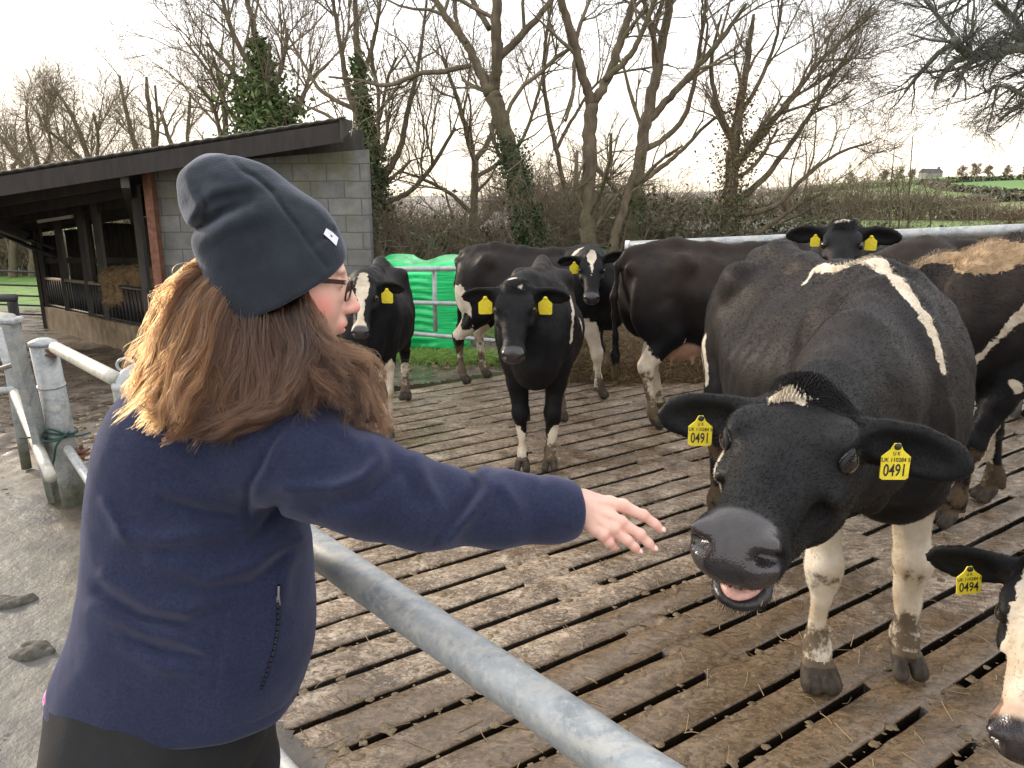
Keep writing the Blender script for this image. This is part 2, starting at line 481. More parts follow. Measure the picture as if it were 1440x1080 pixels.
def sphere_mesh(name, r, seg=24, rings=16, sc=(1, 1, 1)):
    V = [(0, 0, r)]; 
    for i in range(1, rings):
        a = math.pi * i / rings
        V += [(r * math.sin(a) * math.cos(2 * math.pi * j / seg), r * math.sin(a) * math.sin(2 * math.pi * j / seg), r * math.cos(a)) for j in range(seg)]
    V.append((0, 0, -r)); V = np.array(V) * np.array(sc)
    Q = [(1 + i * seg + j, 1 + (i + 1) * seg + j, 1 + (i + 1) * seg + (j + 1) % seg, 1 + i * seg + (j + 1) % seg) for i in range(rings - 2) for j in range(seg)]
    T = [(0, 1 + j, 1 + (j + 1) % seg) for j in range(seg)] + [(len(V) - 1, 1 + (rings - 2) * seg + (j + 1) % seg, 1 + (rings - 2) * seg + j) for j in range(seg)]
    return mesh_np(name, V, [np.array(Q), np.array(T)])

def text_mesh(name, body, size, mat, parent, M, bold=0.0, squash=1.0):
    cu = bpy.data.curves.new(name + '_font', 'FONT'); cu.body = body; cu.size = size; cu.align_x = 'CENTER'; cu.align_y = 'CENTER'
    cu.extrude = 0.0004; cu.resolution_u = 3; cu.offset = bold
    tmp = bpy.data.objects.new('tmp', cu); COL.objects.link(tmp)
    dg = bpy.context.evaluated_depsgraph_get()
    me = bpy.data.meshes.new_from_object(tmp.evaluated_get(dg)); me.name = name
    bpy.data.objects.remove(tmp); bpy.data.curves.remove(cu)
    me.transform(Matrix.Diagonal((squash, 1, 1, 1)))
    me.materials.clear()
    o = link(name, me, mat, parent); o.matrix_local = M
    return o

def make_tag(parent, pos, right, up, size=0.062, num=None, small=None):
    """flat plastic ear tag: body with narrow neck and stud; pos = stud point, all in the cow's own space"""
    s = size / 2
    pr = [(-s, -2.35 * s), (-s * 1.02, -0.75 * s), (-0.45 * s, -0.25 * s), (-0.2 * s, 0.25 * s), (0.2 * s, 0.25 * s), (0.45 * s, -0.25 * s), (1.02 * s, -0.75 * s), (s, -2.35 * s), (0.8 * s, -2.5 * s), (-0.8 * s, -2.5 * s)]
    n = len(pr); th = 0.0018
    V = [(x, y, th) for x, y in pr] + [(x, y, -th) for x, y in pr]
    me = bpy.data.meshes.new('ear_tag')
    me.from_pydata(V, [], [list(range(n))[::-1], list(range(n, 2 * n))] + [[i, (i + 1) % n, n + (i + 1) % n, n + i] for i in range(n)])
    bpy.context.view_layer.update()
    o = link('ear_tag', me, M_TAG, parent)
    r = nrm(right); u = nrm(np.asarray(up) - r * np.dot(up, r)); f = np.cross(r, u)
    o.matrix_local = Matrix([(r[0], u[0], f[0], pos[0]), (r[1], u[1], f[1], pos[1]), (r[2], u[2], f[2], pos[2]), (0, 0, 0, 1)])
    st = link('stud', sphere_mesh('stud', size * 0.13, 12, 8, (1, 1, 0.6)), M_INK if num else M_TAG, o, (0, 0.02 * size, 0.003))
    if num:
        text_mesh('tag_number', num, size * 0.66, M_INK, o, Matrix.Translation((0, -1.80 * s, th + 0.0006)), bold=0.0003, squash=0.62)
        text_mesh('tag_code', small or '·····', size * 0.22, M_INK, o, Matrix.Translation((0, -0.98 * s, th + 0.0006)), squash=0.85)
        text_mesh('tag_mark', '♦ K' if False else 'U K', size * 0.2, M_INK, o, Matrix.Translation((0, -0.5 * s, th + 0.0006)), squash=0.8)
    return o

def cow(name_label, loc, heading, scale=1.0, poll=None, muzzle=None, roll=0.0, white=(), legs=None, h=0.014, fur=20000, fur_len=0.010,
        mouth=False, ears=((0.15, 0.0), (0.15, 0.0)), tags=(None, None), cat='cow', udder=False, rust=0.5, dirty=0.35, tuft=600, head_white=(), eyew=False, earscale=1.0, neckw=1.0, hk=1.0, dip=0.0, pinknose=False, hwid=1.12, paint=(), head_paint=(), tan=0.0):
    """loc = ground point under mid-body; heading = angle of facing direction from +X; poll/muzzle in world coordinates"""
    root = empty('cow', (loc[0], loc[1], loc[2] if len(loc) > 2 else 0.0), heading, name_label, cat, 'dairy cows in the slatted yard')
    c, s = math.cos(heading), math.sin(heading); S = scale
    L0 = np.array((loc[0], loc[1], loc[2] if len(loc) > 2 else 0.0))
    Rz = np.array([(c, s, 0), (-s, c, 0), (0, 0, 1.0)])          # world -> cow
    w2c = lambda p: Rz @ (np.asarray(p, float) - L0)
    hp = w2c(poll) if poll is not None else np.array((1.15, 0, 1.40)) * S
    hm = w2c(muzzle) if muzzle is not None else np.array((1.52, 0, 1.08)) * S
    f = nrm(hm - hp); u0 = np.array((0, 0, 1.0)); u = nrm(u0 - f * (u0 @ f)) if abs(f[2]) < 0.97 else nrm(np.array((1.0, 0, 0)) - f * f[0])
    sd = np.cross(u, f)                                          # cow's left
    cr, sr = math.cos(roll), math.sin(roll)
    u, sd = u * cr + sd * sr, sd * cr - u * sr
    H = np.stack([f, sd, u]); HS = S * hk
    hpnt = lambda t, a, b: hp + (f * t + sd * a + u * b) * HS
    allp = [hp, hm] + [hpnt(0.02, sg * 0.36, 0) for sg in (-1, 1)] + [hpnt(.5, sg * .12, b) for sg in (-1, 1) for b in (-.25, .1)]
    lo = np.minimum(np.array((-1.04, -0.40, -0.01)) * S, np.min(allp, 0) - 0.07)
    hi = np.maximum(np.array((0.95, 0.40, 1.46)) * S, np.max(allp, 0) + 0.07)
    v = Vol(lo, hi, h)
    I3 = np.eye(3)
    A = lambda *p: np.array(p) * S
    # trunk
    v.loft((0, 0, 0), I3, A(-.90, -.84, -.74, -.60, -.42, -.20, .05, .30, .50, .66, .78, .86), A(.06, .15, .215, .255, .275, .315, .335, .30, .245, .20, .15, .06),
           A(1.24, 1.33, 1.37, 1.385, 1.375, 1.35 - dip, 1.345 - dip, 1.36, 1.385, 1.34, 1.22, 1.10), A(1.10, .92, .80, .72, .66, .60, .585, .61, .64, .67, .72, .84), n=2.25, narrow=0.42, k=0.05 * S)
    for sg in (-1, 1):
        v.ell(A(-.50, sg * .195, 1.27), A(.085, .050, .065), k=0.12 * S)
        v.ell(A(-.86, sg * .10, 1.22), A(.05, .045, .055), k=0.06 * S)
        v.ell(A(-.66, sg * .165, .97), A(.215, .10, .32), k=0.08 * S)
        v.ell(A(.50, sg * .175, 1.02), A(.15, .085, .30), k=0.09 * S)
        v.ell(A(.44, sg * .065, 1.33), A(.12, .045, .06), k=0.09 * S)
        v.ell(A(-.25, sg * .37, 1.19), A(.15, .09, .08), k=0.14 * S, sub=True)
        v.ell(A(-.70, sg * .23, 1.34), A(.09, .06, .05), k=0.10 * S, sub=True)
    v.chain([A(-.86, 0, 1.335), A(-.5, 0, 1.385), A(-.2, 0, 1.35 - dip), A(.1, 0, 1.345 - dip), A(.45, 0, 1.395)], [.03 * S, .035 * S, .035 * S, .03 * S, .03 * S], k=0.07 * S)
    v.ell(A(.72, 0, .80), A(.13, .12, .15), k=0.10 * S)
    # legs
    lg = dict(fl=(0, 0), fr=(0, 0), hl=(0, 0), hr=(0, 0)); lg.update(legs or {})
    for key, sg in (('fl', 1), ('fr', -1)):
        dx, dy = lg[key]; y = sg * .15
        pts = [(.50, sg * .16, .86), (.53 + dx * .35, y + dy * .3, .64), (.55 + dx * .7, y + dy * .7, .43), (.545 + dx * .75, y + dy * .75, .385), (.54 + dx * .95, y + dy, .17), (.545 + dx, y + dy, .135), (.565 + dx, y + dy, .09)]
        v.chain([A(*p) for p in pts], [r * S for r in (.105, .074, .051, .045, .031, .041, .040)], k=0.03 * S)
        v.ell(A(.57 + dx * .72, y + dy * .7, .43), A(.046, .050, .058), k=0.03 * S)
        for q in (-1, 1):
            v.cone(A(.565 + dx, y + dy + q * .027, .075), A(.605 + dx, y + dy + q * .033, .028), .031 * S, .034 * S, k=0.005 * S)
            v.ell(A(.51 + dx, y + dy + q * .02, .095), A(.018, .014, .02), k=0.01)
    for key, sg in (('hl', 1), ('hr', -1)):
        dx, dy = lg[key]; y = sg * .165
        pts = [(-.62, sg * .165, .92), (-.56 + dx * .2, sg * .175, .74), (-.70 + dx * .6, y + dy * .5, .58), (-.785 + dx * .8, y + dy * .7, .485), (-.775 + dx * .85, y + dy * .8, .43), (-.74 + dx * .97, y + dy, .17), (-.735 + dx, y + dy, .135), (-.715 + dx, y + dy, .09)]
        v.chain([A(*p) for p in pts], [r * S for r in (.13, .112, .064, .051, .045, .034, .043, .040)], k=0.03 * S)
        v.cone(A(-.66 + dx * .4, y + dy * .4, .74), A(-.825 + dx * .8, y + dy * .7, .515), .05 * S, .026 * S, k=0.03 * S)
        for q in (-1, 1):
            v.cone(A(-.715 + dx, y + dy + q * .027, .075), A(-.675 + dx, y + dy + q * .033, .028), .031 * S, .034 * S, k=0.005 * S)
    if udder:
        v.ell(A(-.42, 0, .66), A(.22, .15, .17), k=0.06 * S)
        for qx in (-.5, -.33):
            for sg in (-1, 1): v.cone(A(qx, sg * .075, .53), A(qx, sg * .08, .46), .020 * S, .012 * S, k=0.02)
    v.chain([A(-.86, 0, 1.31), A(-.93, 0, 1.24), A(-.95, .01, 1.0), A(-.93, .02, .7), A(-.92, .02, .55), A(-.92, .02, .36)], [r * S for r in (.035, .028, .022, .018, .035, .02)], k=0.03 * S)
    # neck (crest, middle, throat and brisket fold)
    back = hpnt(-.02, 0, -.05); jaw = hpnt(.10, 0, -.13)
    mid = lambda a, b, t: a * (1 - t) + b * t
    c0, c1 = A(.50, 0, 1.31), back + u * .02 * HS
    cm = mid(c0, c1, .5) + np.array((0, 0, .015)) * S
    v.chain([c0, cm, c1], [.085 * S, .075 * S * neckw, .066 * HS], k=0.09 * S)
    m0, m1 = A(.58, 0, 1.12), hpnt(.0, 0, -.08); mm = mid(m0, m1, .5)
    v.chain([m0, mm, m1], [.175 * S * neckw, .128 * S * neckw, .088 * HS], k=0.10 * S)
    t0, t1 = A(.68, 0, .96), jaw; tm = mid(t0, t1, .5) - np.array((0, 0, .02)) * S
    v.chain([t0, tm, t1], [.135 * S * neckw, .090 * S * neckw, .060 * HS], k=0.10 * S)
    v.chain([A(.78, 0, .80), mid(A(.78, 0, .80), tm, .7) - np.array((0, 0, .09)) * S, mid(tm, t1, .6) - np.array((0, 0, .04)) * S], [.05 * S, .028 * S, .02 * S], k=0.08 * S)
    # head
    T = np.array((-.05, -.01, .05, .12, .19, .26, .33, .39, .44, .48, .505)) * HS
    v.loft(hp, H, T, np.array((.045, .080 * hwid, .096 * hwid, .106 * hwid, .098 * hwid, .078 * hwid, .066 * hwid, .064, .067, .060, .034)) * HS,
           np.array((.015, .050, .062, .060, .050, .036, .022, .014, .010, -.008, -.035)) * HS,
           np.array((-.05, -.09, -.14, -.175, -.175, -.150, -.128, -.112, -.104, -.098, -.072)) * HS, n=2.3, narrow=0.22, k=0.04 * S)
    for sg in (-1, 1):
        v.ell(hpnt(.140, sg * .080 * hwid, .032), np.array((.055, .022, .015)) * HS, H, k=0.05 * HS)         # brow
        v.ell(hpnt(.21, sg * .082 * hwid, -.045), np.array((.060, .020, .022)) * HS, H, k=0.03 * HS)          # cheek bone
        v.ell(hpnt(.10, sg * .060, -.135), np.array((.085, .030, .065)) * HS, H, k=0.05 * HS)          # jaw angle
        v.ell(hpnt(.168, sg * .104 * hwid, .000), np.array((.027, .015, .019)) * HS, H, k=0.012 * HS, sub=True)
        v.ell(hpnt(.29, sg * .080, -.075), np.array((.060, .020, .030)) * HS, H, k=0.04 * HS, sub=True)
    v.ell(hpnt(.02, 0, .055), np.array((.045, .060, .030)) * HS, H, k=0.04 * HS)                        # poll
    v.ell(hpnt(.445, 0, -.045), np.array((.055, .070, .050)) * HS, H, k=0.035 * HS)                     # muzzle pad
    jd = -.020 if mouth else 0.0
    v.cone(hpnt(.20, 0, -.125 + jd * .3), hpnt(.405, 0, -.118 + jd), .060 * HS, .040 * HS, k=0.035 * HS, sq=(u, 0.72))
    v.ell(hpnt(.425, 0, -.122 + jd), np.array((.050, .048, .020)) * HS, H, k=0.02 * HS)                # lower lip
    for sg in (-1, 1):
        v.ell(hpnt(.485, sg * .046, -.030), np.array((.026, .014, .012)) * HS, H, k=0.010 * HS, sub=True)
        v.ell(hpnt(.470, sg * .062, -.040), np.array((.016, .012, .008)) * HS, H, k=0.010 * HS, sub=True)
        v.ell(hpnt(.478, sg * .050, -.008), np.array((.018, .022, .010)) * HS, H, k=0.02 * HS)
    if mouth:
        v.ell(hpnt(.455, .006, -.116), np.array((.090, .050, .016)) * HS, H, k=0.012 * HS, sub=True)
    else:
        v.ell(hpnt(.45, 0, -.104), np.array((.085, .09, .0045)) * HS, H, k=0.010 * HS, sub=True)
    # ears
    earinfo = []
    for i, sg in enumerate((1, -1)):
        dn, fw = ears[i]        # droop, forward swing
        e0 = hpnt(.030, sg * .080 * hwid, -.005)
        ed = nrm(sd * sg + u * (-dn) + f * fw); en = nrm(f - ed * (f @ ed)); en = nrm(en + u * .25 - ed * 0); en = nrm(en - ed * (en @ ed)); ew = np.cross(ed, en)
        L = .118 * HS * earscale; W = .060 * HS * earscale
        Me = np.stack([ed, ew, en]); ec = e0 + ed * (L * 1.05)
        v.cone(e0 - ed * .02, e0 + ed * L * .5, .034 * HS, .036 * HS, k=0.03 * HS, sq=(en, 0.75))
        v.ell(ec, (L, W, max(.020 * HS, 1.6 * h)), Me, k=0.02 * HS)
        v.ell(ec + en * .028 * HS + ed * .01, (L * .80, W * .72, .030 * HS), Me, k=0.010 * HS, sub=True)
        earinfo.append((ec, ed, ew, en, L, W))
    hm2 = hp + f * .25 * HS
    def dsp(x, y, z):
        hd = np.sqrt((x - hm2[0]) ** 2 + (y - hm2[1]) ** 2 + (z - hm2[2]) ** 2)
        fade = np.clip((hd / HS - .30) / .2, 0, 1)
        rib = np.sin((x / S + (1.1 - z / S) * .35) * 2 * np.pi / .105) * .0035 * np.clip(1 - np.abs(x / S - .12) / .34, 0, 1) * np.clip(1 - np.abs(z / S - 1.0) / .30, 0, 1) * np.clip(np.abs(y / S) - .1, 0, .1) * 10
        fold = np.sin((x + z * .6) / S * 42 + 3 * vnoise(x, y, z, 5)) * .004 * np.clip(1 - np.abs(x / S - .62) / .16, 0, 1)
        return (rib + fold + .018 * vnoise(x, y, z, 7 / S) + .007 * vnoise(x, y, z, 19)) * fade * S + (1 - fade) * .003 * vnoise(x, y, z, 34) 
    v.disp(dsp)
    v.F[:, :, v.z < 0.002] = 1.0
    V, Q = v.net()
    V = relax(V, Q, 2 if h < .01 else 1, .5)
    me = mesh_np('body', V, Q)
    # ---- attributes
    X, Y, Z = V[:, 0] / S, V[:, 1] / S, V[:, 2] / S
    Hl = (V - hp) @ H.T / HS
    def blobs(Vn, items, cur):
        for it in items:
            if it[0] == 'e': d = (1 - np.sqrt((((Vn - np.array(it[1])) / np.array(it[2])) ** 2).sum(1))) * min(it[2])
            elif it[0] == 'c':
                a, b = np.array(it[1]), np.array(it[2]); ab = b - a; t = np.clip((Vn - a) @ ab / (ab @ ab), 0, 1)
                d = it[3] - np.linalg.norm(Vn - a - t[:, None] * ab, axis=1)
            elif it[0] == 'x':      # black again
                d = (1 - np.sqrt((((Vn - np.array(it[1])) / np.array(it[2])) ** 2).sum(1))) * min(it[2]); cur = np.minimum(cur, -d); continue
            cur = np.maximum(cur, d)
        return cur
    hdist = np.linalg.norm(Hl - np.array((.22, 0, -.05)), axis=1)
    ishead = hdist < .42
    wn_ = .035 * fbm(V[:, 0], V[:, 1], V[:, 2], 6, 3)
    pat = blobs(np.stack([X, Y, Z], 1) + wn_[:, None] * .6, white, np.full(len(V), -.3))
    if paint or head_paint:
        from mathutils.bvhtree import BVHTree as BT
        tree_ = BT.FromPolygons([tuple(q) for q in V], [tuple(int(i) for i in q) for q in Q])
        o_ = w2c((0, 0, CAM_Z))
        def caps(items):
            out = np.full(len(V), -.3); qv = V + wn_[:, None] * .25
            for pl, rr in items:
                hp_ = []
                for (x_, y_) in pl:
                    h_ = tree_.ray_cast(Vector(o_), Vector(nrm(Rz @ (PD(x_, y_, 1.0) - np.array((0, 0, CAM_Z))))), 20)
                    if h_[0] is not None: hp_.append(np.array(h_[0]))
                rr = np.broadcast_to(rr, (len(pl),)); 
                if len(hp_) == 1: hp_ = hp_ * 2
                for i in range(len(hp_) - 1):
                    a, b = hp_[i], hp_[i + 1]; ab = b - a; t = np.clip((qv - a) @ ab / (ab @ ab + 1e-9), 0, 1); r0, r1_ = rr[min(i, len(rr) - 1)], rr[min(i + 1, len(rr) - 1)]
                    out = np.maximum(out, (r0 + (r1_ - r0) * t) - np.linalg.norm(qv - a - t[:, None] * ab, axis=1))
            return out
        if paint: pat = np.maximum(pat, caps(paint))
    pat = np.where(ishead, -.3, pat)
    ph = blobs(Hl + wn_[:, None] * .12, head_white, np.full(len(V), -.3))
    if head_paint: ph = np.maximum(ph, caps(head_paint))
    pat = np.where(ishead, np.maximum(pat, ph), pat)
    rustv = np.clip((Z - .75) / .5, 0, 1) * rust * (~ishead)
    dirtv = np.where(ishead, 0, np.clip((.62 - Z) / .62, 0, 1) * .62 + dirty * .30 * np.clip(1 - np.abs(Z - .40) / .09, 0, 1) + dirty * .16 * np.clip(1 - np.abs(Z - .20) / .07, 0, 1) + dirty * .55 * np.clip((-X - .62) / .2, 0, 1) * np.clip((1.2 - Z) / .5, 0, 1))
    dirtv = np.where((Z < .105) & ~ishead, 1.0, dirtv)
    nosev = np.clip(((Hl[:, 0] - .432 - 2.0 * np.maximum(np.abs(Hl[:, 1]) - .052, 0) - .5 * np.maximum(-Hl[:, 2] - .06, 0)) / .012), 0, 1) * (Hl[:, 2] > -.092) * ishead
    earm = ishead & (np.abs(Hl[:, 1]) > .13)
    lipin = (Hl[:, 0] > .36) & (np.abs(Hl[:, 2] + .138) < .042) & (np.abs(Hl[:, 1]) < .05) & ishead if mouth else np.zeros(len(V), bool)
    pinkv = np.zeros(len(V))
    if udder:
        d = 1 - np.sqrt(((np.stack([X, Y, Z], 1) - np.array((-.42, 0, .60))) / np.array((.25, .17, .17)))** 2 @ np.ones(3)); pinkv = np.maximum(pinkv, np.clip(d * 12, 0, .85) * (Z < .68))
    if pinknose: pinkv = np.maximum(pinkv, np.clip((Hl[:, 0] - .36) / .06, 0, 1) * np.clip((.45 - Hl[:, 0]) / .02, 0, 1) * .6 * ishead)
    tanv = np.clip((Z - 1.1) / .1, 0, 1) * tan * (~ishead)
    for nm, val in (('pat', pat), ('rust', rustv), ('dirt', dirtv), ('nose', np.maximum(nosev, lipin * .6)), ('pink', pinkv), ('tan', tanv), ('hoof', np.clip((.098 - Z) / .03, 0, 1) * (~ishead))):
        at = me.attributes.new(nm, 'FLOAT', 'POINT'); at.data.foreach_set('value', val.astype(np.float32))
    body = link('body', me, M_FUR, root)
    # ---- hair coat
    if fur:
        n = fur
        wgt = np.where((nosev > .2) | (pinkv > .4) | lipin | (Z < .10), 0.0, 1.0)
        wgt = np.where(ishead, wgt * (2.2 if tuft > 800 else 1.6), wgt)
        pt, nn, vi = surf_samples(V, Q, n, 5, wgt)
        r1 = np.random.default_rng(9)
        hd = ishead[vi]
        gd = np.where(hd[:, None], -f[None] * .75 - u[None] * .3, np.array((-.75, 0, -.65))[None])
        gd = np.where(((Z[vi] < .6) & ~hd)[:, None], np.array((-.1, 0, -1.0))[None], gd)
        sw = np.stack([vnoise(pt[:, 0], pt[:, 1], pt[:, 2] + q * 9, 7) for q in range(3)], 1) * 1.3
        gd = gd + sw + r1.normal(0, .18, (n, 3))
        gd -= nn * (gd * nn).sum(1)[:, None]; gd /= np.linalg.norm(gd, axis=1)[:, None] + 1e-6
        ln_ = fur_len * S * r1.uniform(.6, 1.3, n) * np.where(hd, .75, 1.0)
        cr_ = (X[vi] > .2) & (X[vi] < .56) & (np.abs(Y[vi]) < .07) & (Z[vi] > 1.2) & ~hd
        cr_ = cr_ | ((tanv[vi] > .3) & (pat[vi] > 0)); ln_ *= np.where(cr_, 2.2, 1.0); lift = np.where(cr_, .55, .30)
        p0 = pt - nn * .001; p1 = pt + (gd * .5 + nn * lift[:, None] * .8) * ln_[:, None]; p2 = pt + (gd * 1.0 + nn * lift[:, None]) * ln_[:, None]
        st = np.stack([p0, p1, p2], 1)
        at = {k_: v_[vi] for k_, v_ in (('pat', pat), ('rust', rustv), ('dirt', dirtv), ('nose', nosev), ('pink', pinkv), ('tan', tanv))}; at['rnd'] = r1.random(n)
        make_hair('coat_hair', st, np.array((.00042, .00032, .0001)) * (1.0 if fur > 80000 else 1.5), M_STRAND, root, at)
    if tuft:
        r1 = np.random.default_rng(3); n = tuft
        a0 = r1.normal(0, .036, n); t0_ = r1.uniform(-.035, .085, n)
        rt = np.stack([hpnt(t_, a_, .05) for t_, a_ in zip(t0_, a0)])
        # find the top of the head under each root
        cand = V[(Hl[:, 0] > -.06) & (Hl[:, 0] < .12) & (np.abs(Hl[:, 1]) < .1) & (Hl[:, 2] > 0)]
        ch = (cand - hp) @ H.T
        for i in range(n):
            j = np.argmin((ch[:, 0] - t0_[i] * HS) ** 2 + (ch[:, 1] - a0[i] * HS) ** 2); rt[i] = cand[j]
        w_ = np.stack([vnoise(rt[:, 0], rt[:, 1], rt[:, 2] + q * 5, 14) for q in range(3)], 1)
        dr = f * r1.uniform(.2, 1.0, n)[:, None] + u * .30 + sd * (a0 / .05)[:, None] * .5 + w_ * 3.2
        dr /= np.linalg.norm(dr, axis=1)[:, None]; ln_ = r1.uniform(.010, .024, n)[:, None] * HS
        p1 = rt + dr * ln_ * .5; p2 = p1 + (dr * .6 + f * .35 - u * .35) * ln_ * .4; p3 = p2 + (dr * .2 + f * .2 - u * .75) * ln_ * .4
        jj = np.array([np.argmin(((cand - r_) ** 2).sum(1)) for r_ in rt]); ci = np.where((Hl[:, 0] > -.06) & (Hl[:, 0] < .12) & (np.abs(Hl[:, 1]) < .1) & (Hl[:, 2] > 0))[0]
        at = dict(pat=pat[ci[jj]], rust=np.zeros(n) + .1, dirt=np.zeros(n), nose=np.zeros(n), pink=np.zeros(n), rnd=r1.random(n))
        make_hair('forelock', np.stack([rt, p1, p2, p3], 1), np.array((.0006, .0005, .0004, .00015)) * S, M_STRAND, root, at)
    # ---- eyes
    for sg in (1, -1):
        e = link('eye', sphere_mesh('eye', .0285 * HS), M_EYE, root); e.location = hpnt(.168, sg * (.0885 * hwid - .0065), .001)
        if eyew:
            a_ = np.linspace(0, 2 * np.pi, 40); yy = .0885 * hwid
            lp = np.stack([hpnt(.168 + .0285 * math.cos(q), sg * (yy + .0075 - .010 * abs(math.cos(q)) ** 2), .000 + (.0185 if math.sin(q) > 0 else .0155) * math.sin(q)) for q in a_])
            MB().tube(lp, (.0042 + .0028 * np.maximum(np.sin(a_), 0)) * HS, 10, cap=False).build('eyelid', M_LID, root, True)
            rl = np.random.default_rng(3); n_ = 70; q_ = rl.uniform(.35, 2.8, n_); b_ = np.stack([hpnt(.168 + .030 * math.cos(q), sg * (yy + .009), .020 * math.sin(q)) for q in q_]); o_l = sd * sg * 1.0 + u * .1 + rl.normal(0, .25, (n_, 3))
            make_hair('eyelashes', np.stack([b_, b_ + o_l * .007, b_ + o_l * .012 - u * .003], 1), np.array((.0005, .0004, .0001)), M_STRAND, root, dict(pat=np.full(n_, -.3), rust=np.zeros(n_), dirt=np.zeros(n_), nose=np.zeros(n_), pink=np.zeros(n_), tan=np.zeros(n_), rnd=np.zeros(n_)))
        if False:
            wv = Vol(np.array(hpnt(.168, sg * .0885, .002)) - .04, np.array(hpnt(.168, sg * .0885, .002)) + .04, .0015)
            wv.ell(hpnt(.168, sg * .0875, .002), np.array((.0290, .0175, .0240)) * HS, H, k=.004)
            wv.ell(hpnt(.172, sg * .108, .000), np.array((.0230, .024, .0165)) * HS, H, k=.004, sub=True)
            Vw, Qw = wv.net(); lid = link('eyelid', mesh_np('eyelid', Vw, Qw), M_LID, root)
    if mouth:
        tv = Vol(hpnt(.42, 0, -.13) - .13, hpnt(.42, 0, -.13) + .13, .003)
        tv.ell(hpnt(.400, .004, -.122), np.array((.080, .036, .013)) * HS, H, k=.01)
        tv.ell(hpnt(.442, .004, -.117), np.array((.034, .030, .011)) * HS, H, k=.01)
        Vt, Qt = tv.net(); link('tongue', mesh_np('tongue', Vt, Qt), M_TONGUE, root)
    if mouth:      # whiskers and pale slobber hairs round the lips
        r1 = np.random.default_rng(4); sel = np.where((Hl[:, 0] > .36) & (Hl[:, 2] < -.132) & ishead & (np.abs(Hl[:, 2] + .15) < .05))[0]
        n = 500; j = r1.choice(sel, n); d = f * .5 - u * 1.0 + r1.normal(0, .45, (n, 3)); d /= np.linalg.norm(d, axis=1)[:, None]; L_ = r1.uniform(.004, .014, n)[:, None]
        make_hair('whiskers', np.stack([V[j], V[j] + d * L_ * .5, V[j] + d * L_ - np.array((0, 0, .15)) * L_], 1), np.array((.0004, .0003, .0001)), M_STRAND, root, dict(pat=r1.choice([-.3, .3], n, p=[.85, .15]), rust=np.zeros(n), dirt=np.zeros(n), nose=np.zeros(n), pink=np.zeros(n), tan=np.zeros(n), rnd=r1.random(n)))
        fm = MB()
        for _ in range(60):
            a_ = r1.uniform(-1, 1); c_ = hpnt(.395 + .055 * math.cos(a_ * 1.4) + r1.normal(0, .004), .047 * a_ - .004, -.140 + r1.normal(0, .004) - .003 * abs(a_)); q_ = r1.uniform(.0012, .0034)
            fm.tube([c_, c_ + np.array((0, 0, -q_ * r1.uniform(1, 4)))], [q_, q_ * .6], 8)
        fm.build('slobber', NT('slobber').set(col=(.75, .74, .68), rough=.25, sss=.1), root, True)
    for i, tg in enumerate(tags):
        if tg is None: continue
        ec, ed, ew, en, L, W = earinfo[i]
        num, small, size = tg[:3]; along = tg[3] if len(tg) > 3 else -.25
        pos = ec + ed * L * along + en * (.016 * HS)
        upv = np.array((0, 0, 1.0)) * .8 + u * .3
        face = tg[4] if len(tg) > 4 else None
        nf = en if face is None else nrm(Rz @ np.asarray(face, float))
        pos = pos + nf * (.034 if num else .018)
        right = np.cross(upv, nf)
        make_tag(root, pos, right, upv, size, num, small)
    return root, hpnt, earinfo
M_LID = simple('eyelid_skin', (0.008, 0.007, 0.008), 0.75, var=0.2, sc=60, bump=0.3, bd=0.001)
# ------------------------------------------------------------------ the herd
PI = math.pi
def stripe(a, b, r): return ('c', a, b, r)
SOCKS = [('e', (.56, .16, .16), (.13, .10, .20)), ('e', (.56, -.16, .16), (.13, .10, .20)), ('e', (-.74, .17, .16), (.16, .11, .22)), ('e', (-.74, -.17, .16), (.16, .11, .22))]
A_poll, A_muz = PD(1136, 586, 1.70), PD(1036, 742, 1.30)
cow('black cow with open mouth and yellow 0491 tags stretching its nose to the reaching hand', (1.20, 2.97), -PI / 2, 1.0, A_poll, A_muz, roll=R(1), hk=1.10, hwid=1.16,
    paint=[([(1132, 398), (1146, 378), (1168, 364), (1194, 357), (1232, 371), (1273, 410), (1300, 445), (1318, 485), (1328, 520)], [.012, .022, .028, .026, .026, .022, .016, .011, .005]), ([(990, 478), (993, 540)], [.03, .02])],
    white=[('e', (.56, .18, .40), (.20, .14, .36)), ('x', (.50, .30, .62), (.08, .08, .22)), ('e', (.58, -.16, .32), (.20, .14, .34)), ('e', (-.74, .17, .3), (.2, .12, .3)), ('e', (-.70, -.25, .78), (.10, .08, .16)), ('e', (0, 0, .52), (.5, .15, .12))],
    head_white=[('e', (.19, -.125, -.06), (.10, .03, .05))], head_paint=[([(1090, 560), (1106, 556), (1128, 566)], [.016, .022, .014])],
    legs=dict(fl=(.02, .03), fr=(.08, -.0), hl=(-.05, 0), hr=(.08, 0)), h=.0085, fur=110000, fur_len=.009, mouth=True, ears=((.05, .22), (.10, .18)),
    tags=((('0491', 'UK 110284 5', .056, -.35, (-.05, -1, .25))), ('0491', 'UK 110284 5', .052, .08, (-.1, -1, .2))), tuft=5000, rust=.38, dirty=.8, eyew=True, earscale=.86, neckw=1.12)
